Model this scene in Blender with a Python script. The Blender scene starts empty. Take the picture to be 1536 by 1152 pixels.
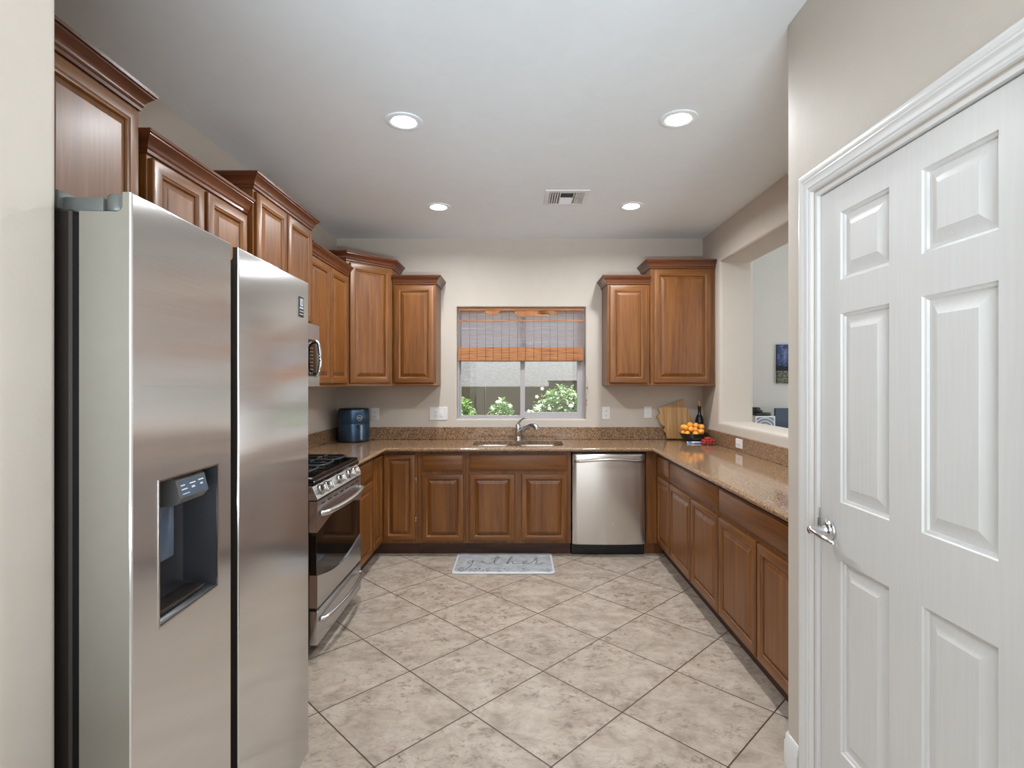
import bpy, bmesh, math, random
from mathutils import Vector, Matrix

C = bpy.context.scene.collection
S = bpy.context.scene
R = math.radians
random.seed(7)

# ------------------------------------------------------------------ camera
H = 1.42                      # eye height
cd = bpy.data.cameras.new('camera')
cam = bpy.data.objects.new('camera', cd)
C.objects.link(cam)
cam.location = (0, 0, H)
cam.rotation_euler = (R(90), 0, 0)
cd.sensor_width = 36.0
cd.lens = 802.0 / 1536.0 * 36.0
cd.shift_x = -9.0 / 1536.0
cd.shift_y = -4.0 / 1536.0
cd.clip_start = 0.05
S.camera = cam

# ------------------------------------------------------------------ look
S.view_settings.view_transform = 'Standard'
S.view_settings.look = 'None'
S.view_settings.gamma = 1.0
S.view_settings.use_curve_mapping = False
S.view_settings.exposure = 0.10
S.cycles.max_bounces = 10
S.cycles.diffuse_bounces = 6
S.cycles.glossy_bounces = 5
S.cycles.transmission_bounces = 8
S.cycles.transparent_max_bounces = 12
S.cycles.sample_clamp_indirect = 6.0
S.cycles.caustics_reflective = False
S.cycles.caustics_refractive = False
S.cycles.use_denoising = True


def lin(r, g, b, a=1.0):
    def f(c):
        c /= 255.0
        return c / 12.92 if c <= 0.04045 else ((c + 0.055) / 1.055) ** 2.4
    return (f(r), f(g), f(b), a)


# ------------------------------------------------------------------ world and sun
SKY_STRENGTH = 3.0
w = bpy.data.worlds.new('sky')
S.world = w
w.use_nodes = True
nt = w.node_tree
nt.nodes.clear()
tc = nt.nodes.new('ShaderNodeTexCoord')
sp = nt.nodes.new('ShaderNodeSeparateXYZ')
rp = nt.nodes.new('ShaderNodeValToRGB')
mp = nt.nodes.new('ShaderNodeMapRange')
bg = nt.nodes.new('ShaderNodeBackground')
wo = nt.nodes.new('ShaderNodeOutputWorld')
mp.inputs['From Min'].default_value = -0.2
mp.inputs['From Max'].default_value = 1.0
e = rp.color_ramp.elements
e[0].position = 0.0
e[0].color = (0.42, 0.39, 0.36, 1)
e[1].position = 1.0
e[1].color = (0.42, 0.62, 1.0, 1)
x = e.new(0.16); x.color = (0.55, 0.53, 0.50, 1)
x = e.new(0.20); x.color = (0.98, 0.98, 1.0, 1)
x = e.new(0.5); x.color = (0.75, 0.86, 1.0, 1)
nt.links.new(tc.outputs['Generated'], sp.inputs[0])
nt.links.new(sp.outputs['Z'], mp.inputs['Value'])
nt.links.new(mp.outputs[0], rp.inputs[0])
nt.links.new(rp.outputs[0], bg.inputs['Color'])
nt.links.new(bg.outputs[0], wo.inputs['Surface'])
bg.inputs['Strength'].default_value = SKY_STRENGTH


def lamp(name, kind, loc, rot, energy, color=(1, 1, 1), **kw):
    d = bpy.data.lights.new(name, kind)
    d.energy = energy
    d.color = color
    for k, v in kw.items():
        setattr(d, k, v)
    o = bpy.data.objects.new(name, d)
    C.objects.link(o)
    o.location = loc
    o.rotation_euler = rot
    return o


# sun high beyond the neighbour's fence
lamp('sun', 'SUN', (0, 9, 8), (R(-27), R(14), 0), 16.0, (1.0, 0.95, 0.88), angle=R(0.6))
# added low fill lamp behind the camera, tilted up to brighten the ceiling
lamp('ceiling_fill', 'AREA', (0.3, -3.3, 0.12), (R(113), 0, 0), 350.0, (0.80, 0.91, 1.0),
     shape='RECTANGLE', size=4.4, size_y=0.18)
# added fill lamp for the room beyond the pass-through, no window there
lamp('side_room_fill', 'AREA', (5.0, 4.2, 1.4), (R(112), 0, R(90)), 40.0, (0.97, 0.98, 1.0),
     shape='RECTANGLE', size=2.4, size_y=1.5)
CAN_ENERGY = 17.0
CAN_COLOR = (0.95, 0.98, 1.0)
LENS_EMIT = 22.0


# ------------------------------------------------------------------ material helpers
class N:
    def __init__(self, name):
        self.m = bpy.data.materials.new(name)
        self.m.use_nodes = True
        self.t = self.m.node_tree
        self.b = self.t.nodes['Principled BSDF']
        self.out = self.t.nodes['Material Output']

    def n(self, typ, **kw):
        nd = self.t.nodes.new('ShaderNode' + typ)
        for k, v in kw.items():
            setattr(nd, k, v)
        return nd

    def l(self, a, b):
        self.t.links.new(a, b)

    def math(self, op, a, b=None, c=None):
        nd = self.n('Math', operation=op)
        for i, v in enumerate((a, b, c)):
            if v is None:
                continue
            if hasattr(v, 'links'):
                self.l(v, nd.inputs[i])
            else:
                nd.inputs[i].default_value = v
        return nd.outputs[0]

    def coords(self, scale=(1, 1, 1), rand=False, world=False):
        if world:
            v = self.n('NewGeometry').outputs['Position']
        else:
            v = self.n('TexCoord').outputs['Object']
        if rand:
            oi = self.n('ObjectInfo')
            sc = self.n('VectorMath', operation='SCALE')
            cmb = self.n('CombineXYZ')
            for i in range(3):
                self.l(oi.outputs['Random'], cmb.inputs[i])
            self.l(cmb.outputs[0], sc.inputs[0])
            sc.inputs['Scale'].default_value = 37.0
            ad = self.n('VectorMath', operation='ADD')
            self.l(v, ad.inputs[0])
            self.l(sc.outputs[0], ad.inputs[1])
            v = ad.outputs[0]
        mp = self.n('Mapping')
        mp.inputs['Scale'].default_value = scale
        self.l(v, mp.inputs['Vector'])
        return mp.outputs[0]

    def noise(self, vec, scale, detail=3.0, rough=0.55, dist=0.0):
        nd = self.n('TexNoise')
        self.l(vec, nd.inputs['Vector'])
        nd.inputs['Scale'].default_value = scale
        nd.inputs['Detail'].default_value = detail
        nd.inputs['Roughness'].default_value = rough
        nd.inputs['Distortion'].default_value = dist
        return nd.outputs['Fac']

    def ramp(self, fac, stops, interp='LINEAR'):
        nd = self.n('ValToRGB')
        nd.color_ramp.interpolation = interp
        els = nd.color_ramp.elements
        els[0].position, els[0].color = stops[0]
        els[1].position, els[1].color = stops[-1]
        for p, c in stops[1:-1]:
            el = els.new(p)
            el.color = c
        self.l(fac, nd.inputs[0])
        return nd.outputs['Color']

    def mix(self, fac, a, b, mode='MIX'):
        nd = self.n('Mix', data_type='RGBA', blend_type=mode)
        for s, v in ((nd.inputs[0], fac), (nd.inputs[6], a), (nd.inputs[7], b)):
            if hasattr(v, 'links'):
                self.l(v, s)
            else:
                s.default_value = v
        return nd.outputs[2]

    def bump(self, height, strength=0.2, dist=0.01):
        nd = self.n('Bump')
        nd.inputs['Strength'].default_value = strength
        nd.inputs['Distance'].default_value = dist
        self.l(height, nd.inputs['Height'])
        self.l(nd.outputs[0], self.b.inputs['Normal'])
        return nd.outputs[0]

    def set(self, **kw):
        names = dict(color='Base Color', rough='Roughness', metal='Metallic', spec='Specular IOR Level',
                     coat='Coat Weight', coat_rough='Coat Roughness', trans='Transmission Weight', ior='IOR',
                     alpha='Alpha', emit='Emission Color', emit_s='Emission Strength', aniso='Anisotropic',
                     aniso_rot='Anisotropic Rotation', sss='Subsurface Weight')
        for k, v in kw.items():
            s = self.b.inputs[names[k]]
            if hasattr(v, 'links'):
                self.l(v, s)
            else:
                s.default_value = v
        return self


def plain(name, col, rough=0.5, metal=0.0, vary=0.06, scale=30.0, **kw):
    """a solid material with a faint procedural unevenness"""
    n = N(name)
    f = n.noise(n.coords(), scale)
    d = tuple(c * (1 - vary) for c in col[:3]) + (1,)
    u = tuple(min(1, c * (1 + vary)) for c in col[:3]) + (1,)
    n.set(color=n.ramp(f, [(0.3, d), (0.7, u)]), rough=rough, metal=metal, **kw)
    return n.m


def wood(name, stretch, dark, mid, light, rough=0.4, coat=0.12):
    n = N(name)
    co = n.coords(stretch, rand=True)
    f1 = n.noise(co, 1.0, 4.0, 0.6, 0.9)
    f2 = n.noise(co, 7.0, 3.0, 0.6, 0.2)
    base = n.ramp(f1, [(0.28, dark), (0.5, mid), (0.74, light)])
    streak = n.ramp(f2, [(0.30, (0.74, 0.70, 0.67, 1)), (0.55, (1, 1, 1, 1))])
    col = n.mix(0.55, base, streak, 'MULTIPLY')
    n.set(color=col, rough=rough, coat=coat, coat_rough=0.25)
    n.bump(f2, 0.05, 0.002)
    return n.m


M = {}
WD, WM, WL = lin(94, 54, 20), lin(119, 72, 28), lin(136, 88, 40)
M['wood_v'] = wood('cherry_wood_upright_grain', (26, 26, 1.6), WD, WM, WL)
M['wood_h'] = wood('cherry_wood_level_grain', (1.6, 26, 26), WD, WM, WL)
M['wood_crown'] = wood('cherry_wood_molding', (1.5, 1.5, 16), lin(78, 40, 22), lin(98, 53, 29), lin(112, 63, 35), 0.32)
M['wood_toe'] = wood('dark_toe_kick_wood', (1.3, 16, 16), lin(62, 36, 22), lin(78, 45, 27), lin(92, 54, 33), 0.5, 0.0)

# painted walls: greige with knock-down texture
def paint(name, col, bumps=0.12):
    n = N(name)
    co = n.coords(world=True)
    f = n.noise(co, 9.0, 4.0, 0.55, 0.8)
    fine = n.noise(co, 90.0, 2.0)
    d = tuple(c * 0.97 for c in col[:3]) + (1,)
    n.set(color=n.ramp(f, [(0.3, d), (0.7, col)]), rough=0.62, spec=0.3)
    h = n.math('ADD', n.math('MULTIPLY', f, 1.0), n.math('MULTIPLY', fine, 0.25))
    n.bump(h, bumps, 0.01)
    return n.m


M['wall'] = paint('greige_wall_paint', lin(199, 190, 179))
M['ceiling'] = paint('white_ceiling_paint', lin(236, 242, 246), 0.06)
M['white_wall'] = paint('pale_grey_wall_paint', lin(206, 203, 196), 0.06)
M['trim'] = plain('white_semi_gloss_trim', lin(218, 217, 215), 0.32, vary=0.01)

# door leaf: white with moulded wood grain
n = N('white_moulded_door')
f = n.noise(n.coords((30, 30, 1.5)), 3.0, 4.0)
n.set(color=n.ramp(f, [(0.3, lin(212, 211, 209)), (0.7, lin(217, 216, 214))]), rough=0.36)
n.bump(f, 0.06, 0.003)
M['door_white'] = n.m

# floor tiles, laid diagonally
TILE = 0.4608
n = N('diagonal_ceramic_floor_tile')
geo = n.n('NewGeometry')
sep = n.n('SeparateXYZ')
n.l(geo.outputs['Position'], sep.inputs[0])
X = n.math('SUBTRACT', sep.outputs['X'], -0.204)
Y = n.math('SUBTRACT', sep.outputs['Y'], 2.294)
k = 1 / math.sqrt(2) / TILE
U = n.math('MULTIPLY', n.math('ADD', X, Y), k)
V = n.math('MULTIPLY', n.math('SUBTRACT', X, Y), k)
def edge(u):
    fr = n.math('FRACT', u)
    return n.math('MINIMUM', fr, n.math('SUBTRACT', 1.0, fr))
ed = n.math('MINIMUM', edge(U), edge(V))
gr = n.n('MapRange')
gr.inputs['From Min'].default_value = 0.0045
gr.inputs['From Max'].default_value = 0.0085
n.l(ed, gr.inputs['Value'])
cell = n.n('CombineXYZ')
n.l(n.math('FLOOR', U), cell.inputs[0])
n.l(n.math('FLOOR', V), cell.inputs[1])
wn = n.n('TexWhiteNoise', noise_dimensions='3D')
n.l(cell.outputs[0], wn.inputs['Vector'])
sc = n.n('VectorMath', operation='SCALE')
n.l(wn.outputs['Color'], sc.inputs[0])
sc.inputs['Scale'].default_value = 40.0
ad = n.n('VectorMath', operation='ADD')
n.l(geo.outputs['Position'], ad.inputs[0])
n.l(sc.outputs[0], ad.inputs[1])
mpn = n.n('Mapping')
mpn.inputs['Scale'].default_value = (1.0, 1.35, 1)
n.l(ad.outputs[0], mpn.inputs['Vector'])
f1 = n.noise(mpn.outputs[0], 6.5, 9.0, 0.74, 0.35)
f2 = n.noise(mpn.outputs[0], 22.0, 9.0, 0.76, 0.8)
f3 = n.noise(mpn.outputs[0], 2.4, 3.0, 0.5)
base = n.ramp(f1, [(0.34, lin(144, 130, 116)), (0.5, lin(170, 156, 142)), (0.66, lin(186, 174, 161))])
vein = n.ramp(f2, [(0.36, (0.36, 0.32, 0.29, 1)), (0.42, (0.74, 0.70, 0.67, 1)), (0.49, (1, 1, 1, 1))])
patch = n.ramp(f3, [(0.32, (0.15, 0.15, 0.15, 1)), (0.56, (1, 1, 1, 1))])
col = n.mix(patch, base, n.mix(1.0, base, vein, 'MULTIPLY'))
light = n.ramp(n.noise(mpn.outputs[0], 26.0, 4.0, 0.7, 1.5), [(0.62, (0, 0, 0, 1)), (0.72, (0.35, 0.35, 0.35, 1))])
col = n.mix(light, col, lin(204, 197, 188))
tone = n.ramp(wn.outputs['Value'], [(0.0, (0.95, 0.95, 0.95, 1)), (1.0, (1, 1, 1, 1))])
col = n.mix(1.0, col, tone, 'MULTIPLY')
col = n.mix(gr.outputs[0], lin(70, 58, 49), col)
n.set(color=col, rough=n.math('ADD', 0.36, n.math('MULTIPLY', f2, 0.15)), spec=0.4)
n.bump(n.math('ADD', gr.outputs[0], n.math('MULTIPLY', f2, 0.12)), 0.25, 0.003)
M['tile'] = n.m

# granite
n = N('speckled_brown_granite')
co = n.coords(world=True)
f1 = n.noise(co, 120.0, 3.0, 0.75)
f2 = n.noise(co, 90.0, 3.0, 0.6)
vo = n.n('TexVoronoi')
n.l(co, vo.inputs['Vector'])
vo.inputs['Scale'].default_value = 150.0
a = n.ramp(f1, [(0.34, lin(64, 46, 34)), (0.47, lin(132, 104, 80)), (0.58, lin(158, 128, 100)), (0.72, lin(204, 184, 156))])
b = n.ramp(vo.outputs['Color'], [(0.10, (0.50, 0.46, 0.43, 1)), (0.30, (1, 1, 1, 1)), (0.92, (1.12, 1.1, 1.05, 1))])
n.set(color=n.mix(0.8, a, b, 'MULTIPLY'), rough=0.09, spec=0.55)
M['granite'] = n.m


def steel(name, col, rough, aniso, rot, wav=0.0, streak=(2, 2, 160)):
    n = N(name)
    co = n.coords(streak)
    f = n.noise(co, 1.5, 2.0)
    n.set(color=n.ramp(f, [(0.3, tuple(c * 0.95 for c in col[:3]) + (1,)), (0.7, col)]), metal=0.92,
          rough=n.math('ADD', rough - 0.02, n.math('MULTIPLY', f, 0.04)), aniso=aniso, aniso_rot=rot)
    tg = n.n('Tangent', direction_type='UV_MAP')
    tg.uv_map = 'UVMap'
    n.l(tg.outputs[0], n.b.inputs['Tangent'])
    if wav:
        n.bump(n.noise(n.coords((1, 1, 1)), 3.0, 1.0), wav, 0.02)
    return n.m


M['fridge_steel'] = steel('brushed_refrigerator_steel', lin(228, 227, 226), 0.20, 1.0, 0.0, 0.04)
M['steel'] = steel('brushed_range_steel', lin(202, 201, 200), 0.24, 0.6, 0.0)
M['dish_steel'] = steel('brushed_dishwasher_steel', lin(224, 220, 215), 0.26, 0.85, 0.25, 0.0, (160, 2, 2))
M['side_grey'] = plain('painted_door_side_grey', lin(116, 111, 101), 0.4, 0.0, 0.02, coat=0.1)
M['hinge_grey'] = plain('grey_hinge_plastic', lin(84, 86, 82), 0.35, 0.0, 0.03)
M['body_dark'] = plain('dark_brown_appliance_side', lin(52, 46, 42), 0.35, 0.3, 0.05)
M['black'] = plain('black_plastic', lin(18, 18, 19), 0.35, 0.0, 0.05)
M['black_gloss'] = plain('black_glass', lin(10, 9, 9), 0.06, 0.0, 0.02)
M['enamel'] = plain('black_enamel', lin(14, 14, 15), 0.15, 0.0, 0.05)
M['iron'] = plain('cast_iron', lin(34, 36, 40), 0.42, 0.2, 0.15, 200)
M['chrome'] = plain('polished_chrome', lin(225, 226, 230), 0.1, 1.0, 0.01)
M['satin'] = plain('satin_nickel', lin(196, 192, 186), 0.24, 1.0, 0.02)
M['disp'] = plain('dark_dispenser_plastic', lin(58, 58, 62), 0.3, 0.2, 0.03)
M['disp_metal'] = plain('grey_dispenser_trim', lin(150, 148, 144), 0.28, 0.8, 0.03)
M['disp_panel'] = plain('blue_grey_control_film', lin(84, 100, 118), 0.2, 0.1, 0.03)
M['white'] = plain('white_plastic', lin(225, 225, 224), 0.4, 0.0, 0.01)
M['ink'] = plain('pale_print', lin(215, 220, 225), 0.5, 0.0, 0.01)
M['slot'] = plain('dark_slot', lin(38, 36, 34), 0.6, 0.0, 0.02)
M['vinyl'] = plain('white_vinyl_window_frame', lin(176, 172, 174), 0.4, 0.0, 0.01)
M['fryer'] = plain('blue_grey_satin_metal', lin(62, 84, 108), 0.3, 0.75, 0.03)
M['fryer_light'] = plain('pale_blue_satin_metal', lin(142, 166, 186), 0.35, 0.6, 0.03)
M['fryer_dark'] = plain('dark_blue_black_plastic', lin(26, 30, 36), 0.3, 0.0, 0.03)
M['mat'] = None
M['line'] = plain('dark_grey_mat_print', lin(72, 76, 82), 0.7, 0.0, 0.02)
M['bowl'] = plain('dark_pewter_bowl', lin(58, 54, 54), 0.22, 0.5, 0.2, 14)
M['tomato'] = plain('red_tomato_skin', lin(176, 46, 44), 0.15, 0.0, 0.1, 60)
M['leaf'] = None
M['cord'] = plain('beige_cord', lin(160, 140, 120), 0.7, 0.0, 0.05)
M['ground'] = plain('pale_garden_gravel', lin(196, 184, 166), 0.9, 0.0, 0.2, 8)

n = N('orange_peel')
co = n.coords(rand=True)
f = n.noise(co, 60.0, 3.0)
n.set(color=n.ramp(f, [(0.3, lin(240, 152, 44)), (0.7, lin(250, 180, 74))]), rough=0.38)
n.bump(n.noise(co, 260.0, 2.0), 0.2, 0.002)
M['orange'] = n.m

n = N('grey_cushioned_mat')
co = n.coords()
f = n.noise(co, 14.0, 5.0, 0.7)
n.set(color=n.ramp(f, [(0.35, lin(140, 143, 146)), (0.65, lin(168, 169, 170))]), rough=0.7)
M['mat'] = n.m
M['mat_rim'] = plain('pale_mat_rim', lin(196, 200, 205), 0.6, 0.0, 0.02)

n = N('bamboo_board')
co = n.coords((70, 2, 2.2))
f = n.noise(co, 1.0, 3.0, 0.6)
n.set(color=n.ramp(f, [(0.3, lin(158, 112, 62)), (0.5, lin(190, 146, 92)), (0.7, lin(208, 168, 112))]), rough=0.42)
M['bamboo'] = n.m

# woven shade: reeds let daylight through
n = N('woven_reed_shade')
co = n.coords((5, 5, 140))
f = n.noise(co, 1.0, 4.0, 0.65)
col = n.ramp(f, [(0.28, lin(110, 62, 30)), (0.42, lin(176, 112, 64)), (0.6, lin(205, 146, 92)), (0.8, lin(222, 176, 124))])
n.set(color=col, rough=0.6)
tr = n.n('BsdfTranslucent')
n.l(n.mix(0.95, col, (0.92, 0.94, 1, 1)), tr.inputs['Color'])
mx = n.n('MixShader')
mx.inputs[0].default_value = 0.88
n.l(n.b.outputs[0], mx.inputs[1])
n.l(tr.outputs[0], mx.inputs[2])
n.l(mx.outputs[0], n.out.inputs['Surface'])
M['reed'] = n.m
n = N('folded_reed')
co = n.coords((5, 5, 140))
f = n.noise(co, 1.0, 4.0, 0.65)
n.set(color=n.ramp(f, [(0.28, lin(96, 54, 30)), (0.42, lin(172, 112, 70)), (0.6, lin(198, 140, 92)), (0.8, lin(216, 170, 122))]), rough=0.6)
M['reed_solid'] = n.m
M['thread'] = plain('brown_shade_thread', lin(92, 60, 40), 0.8, 0.0, 0.05)

# glass panes
n = N('window_glass')
n.t.nodes.remove(n.b)
gl = n.n('BsdfGlossy')
gl.inputs['Roughness'].default_value = 0.02
tp = n.n('BsdfTransparent')
tp.inputs['Color'].default_value = (0.95, 0.97, 0.96, 1)
fr = n.n('Fresnel')
fr.inputs['IOR'].default_value = 1.45
mx = n.n('MixShader')
n.l(fr.outputs[0], mx.inputs[0]); n.l(tp.outputs[0], mx.inputs[1]); n.l(gl.outputs[0], mx.inputs[2])
n.l(mx.outputs[0], n.out.inputs['Surface'])
M['pane'] = n.m
n = N('clear_plastic_tub')
n.t.nodes.remove(n.b)
gl = n.n('BsdfGlossy')
gl.inputs['Roughness'].default_value = 0.08
tp = n.n('BsdfTransparent')
tp.inputs['Color'].default_value = (0.93, 0.94, 0.95, 1)
mx = n.n('MixShader')
mx.inputs[0].default_value = 0.10
n.l(tp.outputs[0], mx.inputs[1]); n.l(gl.outputs[0], mx.inputs[2])
n.l(mx.outputs[0], n.out.inputs['Surface'])
M['clear'] = n.m
n = N('dark_wine_glass')
n.set(color=lin(10, 9, 8), rough=0.08, spec=0.6)
M['wine'] = n.m
M['cork'] = plain('cork_stopper', lin(196, 160, 116), 0.8, 0.0, 0.15, 120)
n = N('wine_label_print')
sepn = n.n('SeparateXYZ')
n.l(n.n('TexCoord').outputs['Object'], sepn.inputs[0])
f = n.noise(n.coords((1, 1, 1)), 60.0, 3.0)
n.set(color=n.ramp(f, [(0.38, lin(24, 22, 48)), (0.48, lin(52, 40, 90)), (0.55, lin(206, 110, 50)), (0.66, lin(226, 150, 70))]), rough=0.5)
M['label'] = n.m

n = N('lamp_lens')
n.set(color=(1, 1, 1, 1), emit=(1.0, 0.98, 0.95, 1), emit_s=LENS_EMIT)
M['lens'] = n.m

# outdoors
n = N('grey_stucco')  # mottled grey of the stucco itself
co = n.coords((1, 1, 2.5), world=True)
f = n.noise(co, 16.0, 5.0, 0.7, 0.5)
n.set(color=n.ramp(f, [(0.35, lin(150, 144, 138)), (0.65, lin(178, 172, 165))]), rough=0.9)
n.bump(f, 0.6, 0.03)
M['stucco'] = n.m
M['block'] = plain('olive_brown_block', lin(80, 72, 54), 0.9, 0.0, 0.12, 12)
n = N('green_leaf')
f = n.noise(n.coords(), 14.0, 2.0)
col = n.ramp(f, [(0.35, lin(62, 98, 44)), (0.55, lin(112, 142, 74)), (0.72, lin(166, 180, 120))])
n.set(color=col, rough=0.4)
tr = n.n('BsdfTranslucent')
n.l(col, tr.inputs['Color'])
mx = n.n('MixShader')
mx.inputs[0].default_value = 0.35
n.l(n.b.outputs[0], mx.inputs[1]); n.l(tr.outputs[0], mx.inputs[2]); n.l(mx.outputs[0], n.out.inputs['Surface'])
M['leaf'] = n.m
M['petal'] = plain('white_petal', lin(240, 238, 232), 0.6, 0.0, 0.02)
M['stem'] = plain('brown_stem', lin(96, 74, 52), 0.8, 0.0, 0.1)

# canvas: night sky over a dark mountain and a pale field
n = N('night_sky_canvas_print')
sepn = n.n('SeparateXYZ')
n.l(n.n('TexCoord').outputs['Object'], sepn.inputs[0])
co = n.coords()
mount = n.math('ADD', sepn.outputs['Z'], n.math('MULTIPLY', n.noise(n.coords((1, 1, 0)), 9.0, 3.0), 0.10))
sky = n.ramp(n.noise(co, 7.0, 6.0, 0.7), [(0.36, lin(18, 22, 40)), (0.5, lin(52, 66, 110)), (0.64, lin(120, 135, 175)), (0.8, lin(226, 228, 238))])
stars = n.ramp(n.noise(co, 95.0, 2.0), [(0.66, (0, 0, 0, 1)), (0.72, (1, 1, 1, 1))])
sky = n.mix(stars, sky, lin(235, 238, 245))
field = n.ramp(n.noise(co, 60.0, 4.0, 0.7), [(0.4, lin(40, 46, 34)), (0.55, lin(110, 112, 92)), (0.7, lin(206, 204, 190))])
is_sky = n.ramp(mount, [(0.255, (0, 0, 0, 1)), (0.26, (1, 1, 1, 1))])
is_hill = n.ramp(sepn.outputs['Z'], [(0.15, (0, 0, 0, 1)), (0.155, (1, 1, 1, 1))])
n.set(color=n.mix(is_sky, n.mix(is_hill, field, lin(16, 18, 22)), sky), rough=0.7)
M['canvas'] = n.m
M['desk'] = plain('white_desk_laminate', lin(222, 222, 222), 0.45, 0.0, 0.02)
M['navy'] = plain('dark_navy_plastic', lin(50, 64, 82), 0.4, 0.0, 0.03)
n = N('patterned_box_print')
wv = n.n('TexWave', wave_type='RINGS', rings_direction='Y')
mpv = n.n('Mapping')
mpv.inputs['Location'].default_value = (-0.11, 0, -0.13)
n.l(n.n('TexCoord').outputs['Object'], mpv.inputs['Vector'])
n.l(mpv.outputs[0], wv.inputs['Vector'])
wv.inputs['Scale'].default_value = 9.0
wv.inputs['Distortion'].default_value = 1.5
n.set(color=n.ramp(wv.outputs['Fac'], [(0.3, lin(112, 124, 134)), (0.55, lin(160, 170, 176)), (0.8, lin(190, 196, 200))]), rough=0.6)
M['pattern'] = n.m
M['sky_blue'] = plain('blue_wrapper_print', lin(70, 140, 205), 0.35, 0.0, 0.1, 60)


# ------------------------------------------------------------------ mesh helpers
def box(bm, x0, x1, y0, y1, z0, z1, bev=0.0, seg=2, mi=0):
    r = bmesh.ops.create_cube(bm, size=1.0)
    vs = r['verts']
    for v in vs:
        v.co = Vector((x0 + (v.co.x + .5) * (x1 - x0), y0 + (v.co.y + .5) * (y1 - y0), z0 + (v.co.z + .5) * (z1 - z0)))
    fs = set(f for v in vs for f in v.link_faces)
    for f in fs:
        f.material_index = mi
    if bev:
        es = list(set(e for v in vs for e in v.link_edges))
        bmesh.ops.bevel(bm, geom=es, offset=bev, segments=seg, affect='EDGES', profile=0.5)
    return vs


def prism(bm, poly, z0, z1, axis='z', mi=0, pos=None):
    """extrude a closed 2D outline; axis z: (x,y) outline, axis y: (x,z) outline, axis x: (y,z) outline"""
    def P(p, t):
        if axis == 'z': return (p[0], p[1], t)
        if axis == 'y': return (p[0], t, p[1])
        return (t, p[0], p[1])
    a = [bm.verts.new(P(p, z0)) for p in poly]
    b = [bm.verts.new(P(p, z1)) for p in poly]
    k = len(poly)
    fs = [bm.faces.new(a), bm.faces.new(b[::-1])]
    for i in range(k):
        fs.append(bm.faces.new((a[i], b[i], b[(i + 1) % k], a[(i + 1) % k])))
    for f in fs:
        f.material_index = mi


def lathe(bm, prof, center=(0, 0, 0), n=32, mi=0, axis='z', sx=1.0, sy=1.0, power=2.0, caps=True):
    """profile of (radius, height) turned about an axis; power>2 makes a rounded square"""
    cx, cy, cz = center
    rings = []
    for r, h in prof:
        ring = []
        for i in range(n):
            t = 2 * math.pi * i / n
            c, s = math.cos(t), math.sin(t)
            if power != 2.0:
                q = (abs(c) ** power + abs(s) ** power) ** (-1.0 / power)
                c, s = c * q, s * q
            a, b = r * c * sx, r * s * sy
            if axis == 'z': p = (cx + a, cy + b, cz + h)
            elif axis == 'y': p = (cx + a, cy + h, cz + b)
            else: p = (cx + h, cy + a, cz + b)
            ring.append(bm.verts.new(p))
        rings.append(ring)
    for a, b in zip(rings, rings[1:]):
        for i in range(n):
            f = bm.faces.new((a[i], a[(i + 1) % n], b[(i + 1) % n], b[i]))
            f.material_index = mi
    for ring in (rings[0], rings[-1]) if caps else ():
        f = bm.faces.new(ring)
        f.material_index = mi


def tube(bm, pts, r, n=10, mi=0, flat=1.0):
    pts = [Vector(p) for p in pts]
    rs = r if isinstance(r, (list, tuple)) else [r] * len(pts)
    rings = []
    up = Vector((0, 0, 1))
    for i, p in enumerate(pts):
        d = (pts[min(i + 1, len(pts) - 1)] - pts[max(i - 1, 0)]).normalized()
        a = d.cross(up)
        if a.length < 1e-4:
            a = d.cross(Vector((1, 0, 0)))
        a.normalize()
        b = a.cross(d).normalized()
        rings.append([bm.verts.new(p + rs[i] * (math.cos(2 * math.pi * k / n) * a + flat * math.sin(2 * math.pi * k / n) * b)) for k in range(n)])
    for a, b in zip(rings, rings[1:]):
        for k in range(n):
            f = bm.faces.new((a[k], a[(k + 1) % n], b[(k + 1) % n], b[k]))
            f.material_index = mi
    for ring in (rings[0], rings[-1]):
        f = bm.faces.new(ring)
        f.material_index = mi


def smooth_path(pts, m=6):
    """Catmull-Rom through the points"""
    P = [Vector(p) for p in pts]
    P = [2 * P[0] - P[1]] + P + [2 * P[-1] - P[-2]]
    out = []
    for i in range(1, len(P) - 2):
        for k in range(m):
            t = k / m
            a, b, c, d = P[i - 1], P[i], P[i + 1], P[i + 2]
            out.append(0.5 * ((2 * b) + (c - a) * t + (2 * a - 5 * b + 4 * c - d) * t * t + (3 * b - a - 3 * c + d) * t ** 3))
    out.append(P[-2])
    return out


def sweep(bm, prof, path, closed=False, mi=0, plane='z'):
    """profile of (out, up) along a 2D path with mitred corners; out is to the right of travel.
    plane z: path lies in xy; plane y: path lies in xz and 'up' runs along -y"""
    k = len(path)
    rings = []
    for i in range(k):
        p = Vector(path[i])
        ns = []
        if closed or i > 0:
            d = (p - Vector(path[i - 1])).normalized(); ns.append(Vector((d.y, -d.x)))
        if closed or i < k - 1:
            d = (Vector(path[(i + 1) % k]) - p).normalized(); ns.append(Vector((d.y, -d.x)))
        m = ns[0] if len(ns) == 1 else (ns[0] + ns[1]) / (1 + ns[0].dot(ns[1]))
        ring = []
        for o, u in prof:
            q = p + m * o
            ring.append(bm.verts.new((q.x, q.y, u) if plane == 'z' else (q.x, -u, q.y)))
        rings.append(ring)
    npf = len(prof)
    prs = list(zip(rings, rings[1:])) + ([(rings[-1], rings[0])] if closed else [])
    for a, b in prs:
        for j in range(npf):
            f = bm.faces.new((a[j], a[(j + 1) % npf], b[(j + 1) % npf], b[j]))
            f.material_index = mi
    if not closed:
        for ring in (rings[0], rings[-1]):
            f = bm.faces.new(ring)
            f.material_index = mi


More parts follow.
